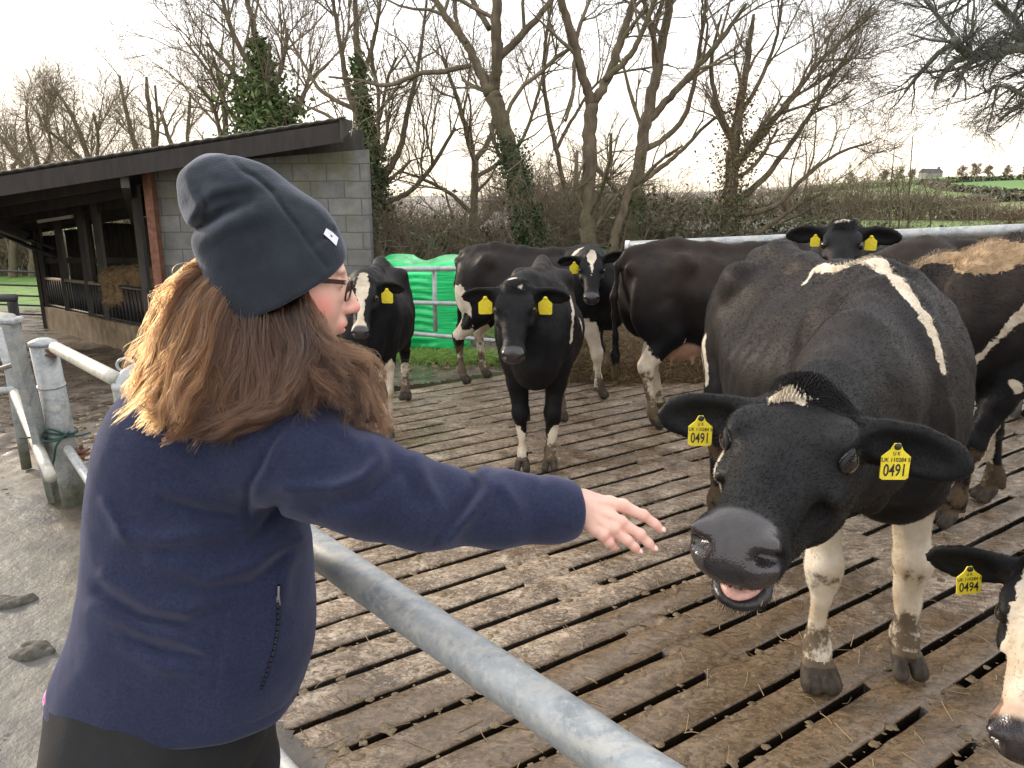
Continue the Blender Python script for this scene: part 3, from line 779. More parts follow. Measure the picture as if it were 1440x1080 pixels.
cow('black cow with small white flecks on its brow, standing square at the centre', (.18, 4.90), R(-94), .85, PD(725, 405, 4.22), PD(721, 505, 3.98),
    white=SOCKS + [stripe((.55, -.05, 1.38), (.40, .16, 1.34), .03), stripe((.35, .2, 1.3), (.25, .34, .95), .018)], paint=[([(803, 420), (806, 445), (803, 478)], .022)], head_white=[('e', (.05, .03, .08), (.012, .03, .03)), ('e', (-.02, -.02, .07), (.02, .05, .03))],
    legs=dict(fl=(-.02, -.05), fr=(0, .05)), h=.012, fur=22000, ears=((.1, .1), (.1, .1)), tags=((None, None, .075, -.3), (None, None, .075, -.3)), tuft=900, rust=.35, hk=1.06, hwid=1.22)
cow('cow with a white forehead wedge and cream shoulder patch behind the centre cow', (.25, 6.50), R(-24), .86, PD(832, 362, 6.0), PD(832, 428, 5.72),
    white=SOCKS + [('e', (.48, -.10, 1.30), (.14, .14, .13)), ('e', (-.78, -.2, .75), (.17, .16, .30)), ('x', (-.72, -.28, .66), (.09, .12, .09)), ('e', (.55, -.2, .42), (.16, .2, .36)), ('e', (-.76, .1, .4), (.16, .2, .3))],
    head_white=[('e', (.06, 0, .07), (.075, .045, .06)), ('e', (.14, 0, .06), (.08, .015, .05))], legs=dict(fr=(.12, 0), hr=(-.08, 0)), h=.014, fur=14000, ears=((-.5, .1), (-.1, .2)), tags=(None, (None, None, .07, -.4)), tuft=500, rust=.4)
cow('black cow with a long white blaze down its nose beside the woman', (-.99, 5.52), R(-88), .81, PD(512, 396, 4.90), PD(504, 492, 4.62),
    white=SOCKS + [('e', (.6, .18, .42), (.13, .09, .26)), ('x', (.62, .12, .40), (.05, .05, .12)), ('e', (.4, 0, .55), (.3, .14, .1))],
    head_white=[('e', (.10, 0, .06), (.14, .055, .06)), ('e', (.28, 0, .03), (.2, .028, .06)), ('e', (.44, 0, 0), (.07, .05, .04))], h=.013, fur=12000, ears=((.15, .1), (.1, .1)), tags=((None, None, .072, -.25), (None, None, .07, -.3)), tuft=400, rust=.2)
cow('dark muddy cow seen from its hindquarters with udder and white lower legs', (1.60, 5.55), R(8), .93, (2.75, 5.75, 1.2), (3.15, 5.7, .95),
    white=[('e', (-.74, -.17, .30), (.2, .12, .36)), ('e', (-.70, .17, .30), (.3, .14, .34)), ('e', (.5, 0, .3), (.2, .3, .25)), ('e', (-.45, -.24, .68), (.02, .05, .03))],
    legs=dict(hr=(.06, -.02), hl=(.24, 0)), h=.014, fur=14000, udder=True, rust=.8, dirty=.55, tuft=0)
cow('black cow raising its curly head behind the back of the front cow', (1.98, 5.35), R(-95), .90, PD(1186, 322, 4.30), PD(1180, 395, 4.02),
    white=SOCKS, head_white=[('e', (.03, .0, .085), (.012, .04, .03))], h=.013, fur=9000, ears=((.12, .05), (.10, .05)), tags=((None, None, .06, -.45), (None, None, .05, -.5)), tuft=1500, rust=.2, earscale=1.05)
cow('black cow with blond hair over its withers and white splashes on its side', (3.00, 3.78), R(178), 1.02, (2.02, 4.35, 1.12), (1.98, 4.55, .72),
    white=[('e', (.62, 0, 1.30), (.2, .15, .10)), ('e', (.33, .2, .62), (.07, .24, .22)),
           ('e', (.0, .3, .78), (.09, .2, .09)), ('e', (-.1, .2, .56), (.28, .25, .09)), ('e', (.55, .16, .25), (.16, .13, .3)), ('e', (.55, -.16, .25), (.16, .13, .3)), ('e', (-.7, 0, .3), (.2, .3, .3))],
    paint=[([(1275, 383), (1300, 366), (1335, 350), (1370, 344), (1410, 352), (1445, 358)], [.04, .05, .06, .06, .04, .02]), ([(1340, 340), (1400, 336)], .05), ([(1355, 508), (1366, 512), (1385, 495), (1405, 475), (1425, 452), (1445, 435)], [.015, .022, .014, .016, .024, .035]), ([(1424, 540), (1434, 548)], .022)],
    legs=dict(fl=(.20, .04), fr=(-.18, 0)), h=.010, fur=70000, fur_len=.014, rust=.75, dirty=1.0, tuft=0, tan=1.0)
cow('dark brown backed cow standing behind the blond withered cow by the thick rail', (3.25, 5.35), R(184), .95, (2.05, 5.75, .95), (1.95, 6.0, .6), white=SOCKS, h=.018, fur=5000, rust=1.0, tuft=0)
C_poll, C_muz = PD(1500, 800, 1.95), PD(1432, 1040, 1.72)
cow('white faced cow with a black ear tagged 0494 lowering its head at the right edge', (2.55, 1.75), R(183), 1.0, C_poll, C_muz, roll=R(-10),
    white=SOCKS + [('e', (.3, 0, .6), (.4, .3, .2))], head_white=[('e', (.22, 0, .03), (.30, .085, .11)), ('e', (.30, 0, -.06), (.12, .12, .10))], h=.010, fur=24000,
    ears=((.0, .05), (.0, .05)), tags=(None, ('0494', 'UK 110284 1', .062, .1, (-.1, -1, .3))), tuft=500, rust=.2, pinknose=True)
# ------------------------------------------------------------------ ground, slats
TH = R(34); CU, SU = math.cos(TH), math.sin(TH)
def uv(x, y): return x * CU + y * SU, -x * SU + y * CU
def xy(u, v): return u * CU - v * SU, u * SU + v * CU
SPACE, SLOT = .177, .032
def u_start(v):
    a = (.74 - .128 * v) / .924; b = (-1.30 + v * SU) / CU
    return max(a, b)
V0, V1 = -3.2, 6.0
def in_slats(x, y, m=0.0):
    u, v = uv(x, y)
    a = (.74 - .128 * v) / .924; b = (-1.30 + v * SU) / CU
    return (u > np.maximum(a, b) + m) & (v > V0 + m) & (v < V1 - m) & (u < 9.0 - m)
def smooth(a, b, x): t = np.clip((x - a) / (b - a), 0, 1); return t * t * (3 - 2 * t)
def terrain(x, y):
    s = -x * .45 + y * .9
    z = np.interp(s, [4.6, 11.8, 18.4, 23, 60, 400], [0, -.72, -1.1, -1.45, -2.6, -6]) * smooth(1.2, 3.8, -x + .0 * y)
    z = z - .10 * smooth(6.8, 8.5, y) * smooth(-2, 1, x)
    far = smooth(60, 300, np.hypot(x, y)) * 7.2 * smooth(.1, .5, x / (np.abs(y) + 40))
    far = far + smooth(80, 500, y) * 1.6
    z = z + far - .9 * smooth(14, 40, y) * smooth(0, 6, x)
    return z
def ground_mesh():
    def axis(lo, hi, fl, fh, st):
        core = np.arange(fl, fh + 1e-6, st); a, b = [], []
        d, p = st, fl
        while p > lo: d *= 1.16; p -= d; a.append(p)
        d, p = st, fh
        while p < hi: d *= 1.16; p += d; b.append(p)
        return np.array(a[::-1] + list(core) + b)
    xs = axis(-900, 900, -4.6, 3.4, .045); ys = axis(-40, 1500, .6, 9.5, .045)
    X, Y = np.meshgrid(xs, ys, indexing='ij')
    Z = terrain(X, Y)
    near = 1 - smooth(12, 30, np.hypot(X, Y))
    n1 = fbm(X, Y, X * 0, 1.3, 4); n2 = fbm(X, Y, X * 0 + 3, 9, 4)
    yard = 1 - smooth(-.15, .25, (.695 * X + .623 * Y) - .67 + .10 * n1)
    yard = yard * (1 - smooth(4.5, 7, Y))
    mud = (1 - yard)
    Z = Z + near * (.012 * n1 + yard * .006 * n2 + mud * (.035 * n2 * smooth(-.1, .5, n1 + .25) + .012 * n2)) + .012 - .03 * in_slats(X, Y, .12)
    gr = np.maximum.reduce([
        smooth(0, .12, .42 - np.hypot((X + .55) / 1.1, (Y - 8.1) / .55) + .3 * n2) * (Y > 7.3),
        smooth(0, .25, Y - 9.3 + .6 * n1) * smooth(-2.0, -.5, X),
        smooth(0, .5, 1.0 - np.hypot((X - 1.2) / 1.6, (Y - 10.2) / .9) + .5 * n1),
        smooth(0, .8, Y - 21.5 + 1.0 * n1) ])
    track = smooth(0, .5, Y - 8.2) * (1 - smooth(9.2, 9.8, Y)) * smooth(.2, 1, X)
    rat = X / (np.abs(Y) + 1); gr = gr * np.where(Y > 13.5, np.maximum(smooth(.30, .42, rat), smooth(.28, .45, -rat)), 1)
    gr = gr * (1 - track)
    V = np.stack([X, Y, Z], -1).reshape(-1, 3)
    nx, ny = X.shape
    I = np.arange(nx * ny).reshape(nx, ny)
    Q = np.stack([I[:-1, :-1], I[1:, :-1], I[1:, 1:], I[:-1, 1:]], -1).reshape(-1, 4)
    ins = in_slats(X, Y, .05).reshape(-1)
    Q = Q[~ins[Q].all(1)]
    me = mesh_np('ground', V, Q)
    for nm, val in (('yard', yard), ('grass', gr), ('track', track)):
        at = me.attributes.new(nm, 'FLOAT', 'POINT'); at.data.foreach_set('value', val.reshape(-1).astype(np.float32))
    return me
def ground_mat():
    t = NT('ground')
    n = t.noise(1.1, 6, .6); n2 = t.noise(7, 6, .65); n3 = t.noise(45, 5, .7)
    yc = t.ramp(n2, [(.3, (.040, .040, .038)), (.5, (.085, .083, .077)), (.72, (.145, .137, .115))])
    yc = t.mix(t.ramp(n, [(.42, 0.0), (.62, .75)]), yc, (.15, .13, .085))
    yc = t.mix(t.ramp(t.noise(60, 6, .75), [(.50, 0.0), (.66, .65)]), yc, (.06, .056, .05))
    ck = t.node('ShaderNodeTexVoronoi', feature='DISTANCE_TO_EDGE'); ck.inputs['Scale'].default_value = 1.3; nd = t.node('ShaderNodeVectorMath', operation='ADD'); nt_ = t.node('ShaderNodeTexNoise'); nt_.inputs['Scale'].default_value = 3.0; nt_.inputs['Detail'].default_value = 5; t.ln(t.co(), nt_.inputs['Vector']); t.ln(t.co(), nd.inputs[0]); t.ln(nt_.outputs['Color'], nd.inputs[1]); t.ln(nd.outputs[0], ck.inputs['Vector'])
    crk = t.ramp(ck.outputs['Distance'], [(.0, .55), (.012, 0.0)]); yc = t.mix(crk, yc, (.04, .037, .033))
    yc = t.mix(t.ramp(t.noise(3.2, 6, .75), [(.56, 0.0), (.70, .8)]), yc, (.075, .070, .065))
    mc = t.ramp(n2, [(.28, (.030, .024, .018)), (.5, (.085, .064, .045)), (.72, (.165, .13, .095))])
    c = t.mix(t.attr('yard'), mc, yc)
    c = t.mix(t.math('MULTIPLY', t.attr('track'), .8), c, t.ramp(n2, [(.3, (.16, .12, .09)), (.7, (.27, .21, .17))]))
    y = t.sep()[1]
    gc = t.ramp(t.noise(2.0, 5, .6), [(.3, (.055, .12, .020)), (.6, (.13, .25, .045)), (.8, (.20, .22, .07))])
    vf = t.voro(.018, t.mapped((1, .35, 1)), 'F1')
    fc = t.ramp(vf, [(.2, (.09, .19, .035)), (.45, (.13, .26, .05)), (.7, (.17, .20, .07))])
    farf = t.math('MINIMUM', t.math('MULTIPLY', t.math('MAXIMUM', t.math('SUBTRACT', y, 40.0), 0.0), .02), 1.0)
    gc = t.mix(farf, gc, fc)
    c = t.mix(t.attr('grass'), c, gc)
    wet = t.ramp(t.noise(1.7, 5, .6), [(.47, .62), (.56, .10)])
    r = t.mix(t.attr('yard'), wet, t.ramp(t.noise(1.3, 4), [(.4, .62), (.6, .42)]))
    r = t.mix(t.attr('grass'), r, .9)
    b = t.bump(n2, .5, .03); b = t.bump(n3, .3, .004, b)
    return t.set(col=c, rough=r, nrm=b, spec=.5)
M_GROUND = ground_mat()
g = link('ground', ground_mesh(), M_GROUND); tag(g, kind='structure')

def slat_mat():
    t = NT('wet_concrete')
    st = t.mapped((1, 1, 1), rot=(0, 0, -TH)); sv = t.mapped((.8, 1.3, 1), rot=(0, 0, -TH))
    big = t.noise(.9, 5, .6); m = t.noise(6, 7, .68, sv, .6); f = t.noise(30, 6, .7, sv, .8)
    c = t.ramp(m, [(.30, (.065, .042, .025)), (.43, (.18, .122, .077)), (.55, (.34, .25, .17)), (.70, (.55, .45, .335))])
    c = t.mix(t.ramp(f, [(.40, .8), (.52, 0.0)]), c, (.085, .060, .038))
    c = t.mix(t.ramp(t.noise(13, 5, .7), [(.60, 0.0), (.68, .55)]), c, (.42, .36, .27))
    fl = t.noise(62, 5, .72, sv, 1.2); c = t.mix(t.ramp(fl, [(.54, 0.0), (.60, .6)]), c, (.58, .50, .39)); c = t.mix(t.ramp(fl, [(.40, .8), (.46, 0.0)]), c, (.085, .058, .036))
    slur = t.ramp(t.noise(1.6, 6, .66, st, .5), [(.50, 0.0), (.60, 1.0)])
    dx = t.sep(); q1 = t.math('POWER', t.math('MULTIPLY', t.math('SUBTRACT', dx[0], 1.0), .75), 2.0); q2 = t.math('POWER', t.math('MULTIPLY', t.math('SUBTRACT', dx[1], 2.1), .95), 2.0)
    spot = t.math('MAXIMUM', t.math('SUBTRACT', 1.0, t.math('ADD', q1, q2)), 0.0)
    slur = t.ramp(t.math('ADD', t.noise(1.6, 6, .66, st, .5), t.math('MULTIPLY', spot, .34)), [(.52, 0.0), (.60, 1.0)])
    c = t.mix(t.math('MULTIPLY', slur, .75), c, t.ramp(f, [(.3, (.050, .032, .016)), (.7, (.165, .105, .052))]))
    wetn = t.ramp(t.noise(2.6, 6, .6), [(.42, 0.0), (.62, 1.0)])
    r = t.ramp(t.noise(17, 5, .6), [(.35, .28), (.65, .62)])
    wet = t.math('MAXIMUM', t.math('MULTIPLY', slur, .85), t.math('MULTIPLY', wetn, .45)); r = t.mix(wet, r, .22)
    low = t.math('MINIMUM', t.math('MULTIPLY', t.math('MAXIMUM', t.math('SUBTRACT', -.006, t.sep()[2]), 0.0), 220.0), .97)  # slot walls go near-black below the slat edge: recess shade painted into the colour
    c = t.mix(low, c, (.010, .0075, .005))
    dry = t.math('SUBTRACT', 1.0, t.math('MULTIPLY', wet, .8)); b = t.bump(t.math('MULTIPLY', m, dry), .45, .018); b = t.bump(t.math('MULTIPLY', f, dry), .6, .008, b); b = t.bump(t.math('MULTIPLY', t.noise(110, 4, .7), dry), .35, .003, b)
    return t.set(col=c, rough=r, nrm=b, spec=.5)
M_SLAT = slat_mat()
def slat_floor():
    mb = MB(); ks = range(int(V0 / SPACE), int(V1 / SPACE)); w = SPACE - SLOT
    prof = np.array([(-w / 2, -.13), (-w / 2, -.012), (-w / 2 + .003, -.003), (-w / 2 + .009, 0), (0, .0015), (w / 2 - .009, 0), (w / 2 - .003, -.003), (w / 2, -.012), (w / 2, -.13)])
    for k in ks:
        vc = (k + .5) * SPACE; u0 = u_start(vc) + rng.uniform(-.06, .02)
        us = np.arange(u0, 9.0, .05); m = len(us); npf = len(prof)
        U = np.repeat(us[:, None], npf, 1); Vv = vc + prof[None, :, 0] + 0 * U; Z = prof[None, :, 1] + 0 * U
        edge = np.sign(prof[None, :, 0]) * (np.abs(prof[None, :, 0]) > .01)
        rag = fbm(U, Vv, Z * 0 + 5, 9, 3)
        Vv = Vv + edge * .004 * rag + edge * .008 * np.maximum(0, fbm(U, Vv, Z * 0, 3, 3) - .1)
        Z = Z + (prof[None, :, 1] > -.05) * (.0045 * fbm(U, Vv, Z * 0 + 1, 7, 3) + .002 * rag)
        X, Y = xy(U, Vv)
        I = np.arange(m * npf).reshape(m, npf)
        Q = np.stack([I[:-1, :-1], I[1:, :-1], I[1:, 1:], I[:-1, 1:]], -1).reshape(-1, 4)
        mb.add(np.stack([X, Y, Z], -1).reshape(-1, 3), Q)
        if k % 4 == 0: continue
        # solid bands that close the slots at their ends
        vs = k * SPACE; off = .45 if (k // 4) % 3 == 1 else 0.0
        for n in range(-3, 9):
            s0 = 3.10 + 1.89 * n + off + rng.normal(0, .03); s1 = s0 + .26 + abs(rng.normal(0, .03))
            a, b = [(s - .27 * vs) / 1.388 for s in (s0, s1)]
            if b < u_start(vs): continue
            uu = np.linspace(a, b, 6); 
            V = []
            for q, u_ in enumerate(uu):
                for sg in (-1, -.3, .3, 1):
                    e = .02 * rng.random() if q in (0, 5) else 0
                    x_, y_ = xy(u_ + (e if q else -e), vs + sg * (SLOT / 2 + .012)); V.append((x_, y_, -.0015 - .0035 * (abs(sg) < 1) + rng.normal(0, .0006)))
            for u_, in ((uu[0],), (uu[-1],)):
                for sg in (-1, 1): x_, y_ = xy(u_, vs + sg * (SLOT / 2 + .012)); V.append((x_, y_, -.13))
            I = np.arange(24).reshape(6, 4)
            Q = list(np.stack([I[:-1, :-1], I[1:, :-1], I[1:, 1:], I[:-1, 1:]], -1).reshape(-1, 4)) + [(0, 3, 25, 24), (23, 20, 26, 27)]
            mb.add(V, Q)
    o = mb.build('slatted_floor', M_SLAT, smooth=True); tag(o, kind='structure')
slat_floor()
pit = MB(); pit.box((3.5, 4.5, -.75), (14, 14, .1)); o = pit.build('slurry_pit', simple('slurry', (.010, .008, .006), .25, var=.3, sc=3)); tag(o, kind='structure')

# ------------------------------------------------------------------ muck on the slats, straw and stray stuff
def blob_field(name, n, region, rmin, rmax, mat, label, cat, seed=1, flat=.45, zf=None):
    r = np.random.default_rng(seed); mb = MB()
    th = np.arange(9) * 2 * np.pi / 9
    for _ in range(n):
        x, y = region(r)
        R0 = rmin + (rmax - rmin) * r.random() ** 3
        z0 = (zf(x, y) if zf else 0.0)
        V = []; sx, sy, a = r.uniform(.6, 1.6), 1, r.random() * 6.3
        for ring, (rr, hh) in enumerate(((1, -.1), (.85, .35), (.55, .75), (.22, 1.0))):
            for t_ in th:
                q = rr * R0 * (1 + .9 * (mnoise.noise((x * 20 + math.cos(t_) * 1.4, y * 20 + math.sin(t_) * 1.4, ring * .6))))
                px, py = q * math.cos(t_) * sx, q * math.sin(t_)
                V.append((x + px * math.cos(a) - py * math.sin(a), y + px * math.sin(a) + py * math.cos(a), z0 + hh * R0 * flat * (1 + .5 * (r.random() - .5))))
        V.append((x, y, z0 + R0 * flat * 1.02)); Q = [(k * 9 + i, k * 9 + (i + 1) % 9, (k + 1) * 9 + (i + 1) % 9, (k + 1) * 9 + i) for k in range(3) for i in range(9)]
        mb.add(V, Q, [(27 + i, 27 + (i + 1) % 9, 36) for i in range(9)])
    o = mb.build(name, mat, smooth=True); return tag(o, label, cat, kind='stuff')
def muck_mat(name, lo, hi, rough):
    t = NT(name); return t.set(col=t.ramp(t.noise(30, 5, .65), [(.3, lo), (.7, hi)]), rough=rough, nrm=t.bump(t.noise(90, 5, .7), .9, .006))
M_MUCK = muck_mat('muck', (.060, .042, .022), (.24, .17, .09), .5)
def reg_slat(r):
    while True:
        y = 1.7 + 5.4 * r.random() ** 1.5; x = r.uniform(-.75, .75) * (y + .4)
        if in_slats(x, y, .03): return x, y
blob_field('muck', 2600, reg_slat, .003, .022, M_MUCK, 'small brown lumps of muck scattered over the slats', 'muck', 4, flat=.22)
def reg_mud(r):
    while True:
        y = 2.6 + 5.5 * r.random(); x = r.uniform(-.8, .3) * y
        if not in_slats(x, y, -.02) and .695 * x + .623 * y > .9: return x, y
blob_field('mud_lumps', 1500, reg_mud, .01, .05, M_MUCK, 'wet brown lumps of trodden mud round the pen', 'mud', 5, zf=lambda x, y: float(terrain(np.array(x), np.array(y))) + .008)
def reg_yard(r):
    while True:
        y = 1.2 + 3.5 * r.random(); x = -(.5 + .35 * r.random()) * y
        if .695 * x + .623 * y < .6: return x, y
blob_field('yard_dirt', 420, reg_yard, .002, .014, muck_mat('yard_dirt', (.035, .032, .028), (.10, .09, .07), .8), 'dark crumbs of dirt on the grey yard', 'dirt', 6, flat=.3, zf=lambda x, y: .008)
def dung(px, py, L, label, seed):
    p = G(px, py); v = Vol(p - (.2, .2, .05), p + (.2, .2, .12), .006); r = np.random.default_rng(seed)
    for _ in range(9):
        q = p + np.array((r.normal(0, L * .42), r.normal(0, L * .30), .008)); v.ell(q, (L * r.uniform(.3, .55), L * r.uniform(.2, .4), .022), k=.02)
    v.disp(lambda x, y, z: .012 * fbm(x, y, z, 28, 3), .03); v.F[:, :, v.z < -.01] = 1
    V, Q = v.net(); o = link('dung_lump', mesh_np('dung_lump', V, Q), M_DUNG); tag(o, label, 'dung lump')
M_DUNG = muck_mat('dung', (.030, .028, .022), (.11, .10, .08), .8)
dung(42, 925, .105, 'dark dried dung lump on the yard, the nearer of two', 1)
dung(12, 852, .10, 'dark dried dung lump on the yard at the left edge, the farther of two', 2)

# straw heap behind the pen, with real stalks
def straw_strands(name, pts, n, L, mat, parent=None, seed=2, nrmv=None):
    r = np.random.default_rng(seed); i = r.integers(0, len(pts), n); p = pts[i] + r.normal(0, .01, (n, 3))
    d = r.normal(0, 1, (n, 3)); d[:, 2] *= .45; d /= np.linalg.norm(d, axis=1)[:, None]
    ln_ = L * r.uniform(.4, 1.2, n)[:, None]; c = r.normal(0, .18, (n, 3)) * ln_
    st = np.stack([p - d * ln_ / 2, p + c, p + d * ln_ / 2], 1)
    return make_hair(name, st, np.full(3, .0016), mat, parent)
def straw_mat(name, lo, hi):
    t = NT(name); i = t.node('ShaderNodeHairInfo'); c = t.ramp(i.outputs['Random'], [(.0, lo), (1.0, hi)]); return t.set(col=c, rough=.7)
M_STRAW = straw_mat('straw', (.10, .065, .03), (.36, .26, .13))
hv = Vol((-.2, 6.3, -.1), (3.2, 8.2, .9), .03)
for cx, cy, rx, ry, rz in ((.95, 7.05, .55, .40, .42), (1.5, 7.1, .6, .45, .46), (2.1, 7.2, .6, .45, .36), (.55, 6.95, .4, .3, .18)): hv.ell((cx, cy, .02), (rx, ry, rz), k=.15)
hv.disp(lambda x, y, z: .10 * fbm(x, y, z, 5, 4)); Vh, Qh = hv.net()
heap = link('straw_heap', mesh_np('straw_heap', Vh, Qh), muck_mat('heap', (.06, .04, .02), (.17, .115, .06), .9)); tag(heap, 'loose brown straw heap lying beyond the cows', 'straw heap', kind='stuff')
straw_strands('straw', Vh, 9000, .16, M_STRAW, heap)
sp = []
r_ = np.random.default_rng(12)
while len(sp) < 700:
    x, y = reg_slat(r_); sp.append((x, y, .004))
sp = np.array(sp); d = r_.normal(0, 1, (700, 3)); d[:, 2] = 0; d /= np.linalg.norm(d, axis=1)[:, None]; L_ = r_.uniform(.015, .05, 700)[:, None]
o = make_hair('straw_bits', np.stack([sp - d * L_, sp + r_.normal(0, .003, (700, 3)), sp + d * L_], 1), np.full(3, .0013), M_STRAW); tag(o, 'stray straw stalks lying on the slats', 'straw', kind='stuff')

# ------------------------------------------------------------------ galvanised steel
def galv(name, tint=(1, 1, 1), stain=.3, dark=0.0, moss=False):
    t = NT(name)
    sp = t.voro(38, t.mapped((1, 1, 1)), 'F1'); n = t.noise(9, 7, .7, None, .6); n2 = t.noise(55, 6, .7)
    base = [np.array(c) * np.array(tint) for c in ((.20, .225, .24), (.33, .355, .37), (.47, .49, .49))]
    c = t.ramp(n, [(.3, tuple(base[0])), (.5, tuple(base[1])), (.72, tuple(base[2]))])
    stn_ = t.noise(26, 6, .75, t.mapped((.16, 1, 1), rot=(0, 0, R(48))), .4); c = t.mix(t.ramp(stn_, [(.50, 0.0), (.62, .65)]), c, (.50, .475, .43)); c = t.mix(t.ramp(t.noise(70, 5, .8), [(.30, .5), (.42, 0.0)]), c, (.16, .155, .15))
    c = t.mix(t.ramp(n2, [(.50, 0.0), (.66, .7)]), c, (.52, .51, .48))
    c = t.mix(t.ramp(t.noise(4, 6, .7), [(.58, 0.0), (.72, stain)]), c, (.23, .20, .16))
    if moss:
        mz = t.math('SUBTRACT', 1.0, t.math('MULTIPLY', t.math('ADD', t.sep()[2], t.math('MULTIPLY', n, .5)), 1.9))
        c = t.mix(t.ramp(mz, [(.05, 0.0), (.45, .8)]), c, t.ramp(t.noise(30, 5), [(.3, (.07, .085, .045)), (.7, (.20, .20, .13))]))
    return t.set(col=c, rough=t.ramp(n2, [(.3, .42), (.7, .62)]), metal=.35, nrm=t.bump(n2, .35, .0015, t.bump(n, .2, .002)), spec=.5)
M_GALV = galv('galvanised_steel'); M_GALVM = galv('mossy_galvanised', moss=True); M_CREAM = galv('weathered_cream_pipe', (1.35, 1.22, 1.0), .5)
M_DARKM = simple('dark_steel', (.035, .035, .038), .55, .3)
M_RUST = simple('rusty_steel', (.17, .075, .045), .7, .1, .4, 14)
M_ROPE = simple('green_rope', (.02, .06, .05), .8)
def smooth_path(pts, n=40):
    pts = np.asarray(pts, float); t = np.linspace(0, len(pts) - 1, n); i = np.clip(t.astype(int), 0, len(pts) - 2); f = (t - i)[:, None]
    g = np.gradient(pts, axis=0); p0, p1, m0, m1 = pts[i], pts[i + 1], g[i], g[i + 1]
    return (2 * f**3 - 3 * f**2 + 1) * p0 + (f**3 - 2 * f**2 + f) * m0 + (-2 * f**3 + 3 * f**2) * p1 + (f**3 - f**2) * m1
def rootw(name, loc, label, cat, group=None):
    return empty(name, loc, 0, label, cat, group)
def part(name, mb, mat, root, smooth=False, bevel=0):
    o = mb.build(name, mat, root, smooth, bevel)
    o.location = -Vector(root.location); return o
def pipe(pts, r, n=20, sag=0):
    mb = MB(); mb.tube(pts, r, n); return mb

RD = np.array((.623, -.695, 0)); 
A0 = np.array((-.98, 2.17, .885)); A1 = A0 + RD * 3.3
rt = rootw('railing', (A0[0], A0[1], 0), 'thick galvanised pipe railing under the outstretched arm', 'railing')
tt = np.linspace(0, 1, 60)[:, None]; pts = A0 + (A1 - A0) * tt
mb = MB(); mb.tube(pts, .0385 + .0004 * np.sin(np.arange(60) * 1.7), 48); part('top_rail', mb, M_GALV, rt, True)
lo_ = (A0 + (A1 - A0) * tt) * np.array((1, 1, 0)) + np.array((0, 0, .15)); part('lower_rail', MB().tube(lo_, .022, 16), M_GALV, rt, True)
for q in (0.03, 3.2):
    b = A0 + RD * q; part('post', MB().tube([(b[0], b[1], -.05), (b[0], b[1], .87)], .045, 20), M_GALV, rt, True)

pb = G(108, 712); pt_ = P(60, 482, 3.78)
rt = rootw('gate_post', (pb[0], pb[1], 0), 'thick round galvanised gate post with mossy foot and rope tie', 'gate post')
part('post', MB().tube([pb + (0, 0, -.1), pb * .5 + pt_ * .5, pt_], .062, 28), M_GALVM, rt, True)
part('cap', MB().tube([pt_ + (0, 0, -.012), pt_ + (0, 0, .006), pt_ + (0, 0, .022)], [.066, .064, .03], 28), M_GALV, rt, True)
part('collar', MB().tube([pt_ * .76 + pb * .24, pt_ * .75 + pb * .25], .0665, 28), M_GALV, rt, True)
for q in (.02, .62):
    c = pt_ * (1 - q) + pb * q; mb = MB(); mb.box(c + (.075, -.02, -.01), (.11, .06, .012)); mb.box(c + (.075, -.02, -.035), (.10, .06, .010)); mb.tube([c + (.10, -.02, -.06), c + (.10, -.02, .02)], .010, 10); part('hinge_bracket', mb, M_RUST, rt)
rp = pt_ * .47 + pb * .53; th_ = np.linspace(0, 6.28 * 2, 60)
mb = MB(); mb.tube(np.stack([rp[0] + .072 * np.cos(th_), rp[1] + .072 * np.sin(th_), rp[2] + .02 * np.sin(th_ * .5)], 1), .006, 8)
mb.tube(smooth_path([rp + (.06, -.06, .01), rp + (-.01, -.10, .05), rp + (-.05, -.09, -.01), rp + (.03, -.10, -.01), rp + (.09, -.08, .03), rp + (.03, -.1, -.03), rp + (-.01, -.08, -.12), rp + (-.03, -.08, -.16)]), .0055, 8)
mb.tube(smooth_path([rp + (.05, -.07, 0), rp + (.12, -.05, .0), rp + (.17, -.03, .01)]), .005, 8)
mb.tube(smooth_path([rp + (-.05, -.07, 0), rp + (-.12, -.05, -.01), rp + (-.20, -.03, -.02)]), .005, 8); part('rope', mb, M_ROPE, rt, True)

e1 = P(163, 533, 2.95); s1 = P(78, 489, 3.70)
rt = rootw('side_rail', (s1[0], s1[1], 0), 'cream weathered pipe rail running from the gate post towards the woman', 'rail')
part('rail', MB().tube(np.linspace(s1, e1, 12), .030, 24), M_CREAM, rt, True)
l1, l2 = P(96, 632, 3.66), P(190, 770, 2.75)
part('lower_rail', MB().tube(np.linspace(l1, l2, 6), .022, 16), M_GALV, rt, True)
rt = rootw('small_gate', (e1[0], e1[1], 0), 'galvanised gate frame corner with curled ring behind the back of the woman', 'gate')
el = smooth_path([(e1[0] + .02, e1[1], .02), (e1[0] + .02, e1[1], e1[2] - .12), (e1[0] + .025, e1[1] + .0, e1[2] - .03), (e1[0] + .10, e1[1] + .06, e1[2] + .03), (e1[0] + .42, e1[1] + .30, e1[2] + .03)], 50)
part('frame', MB().tube(el, .034, 24), M_GALV, rt, True)
ct = np.linspace(0, 5.2, 30); rc = P(177, 514, 3.0)
part('ring', MB().tube(np.stack([rc[0] + .035 * np.cos(ct), rc[1] + 0 * ct, rc[2] + .028 * np.sin(ct)], 1), .006, 10), M_GALV, rt, True)
part('lower_rail', MB().tube([(e1[0] + .02, e1[1], .35), (e1[0] + .42, e1[1] + .30, .35)], .02, 14), M_GALV, rt, True)

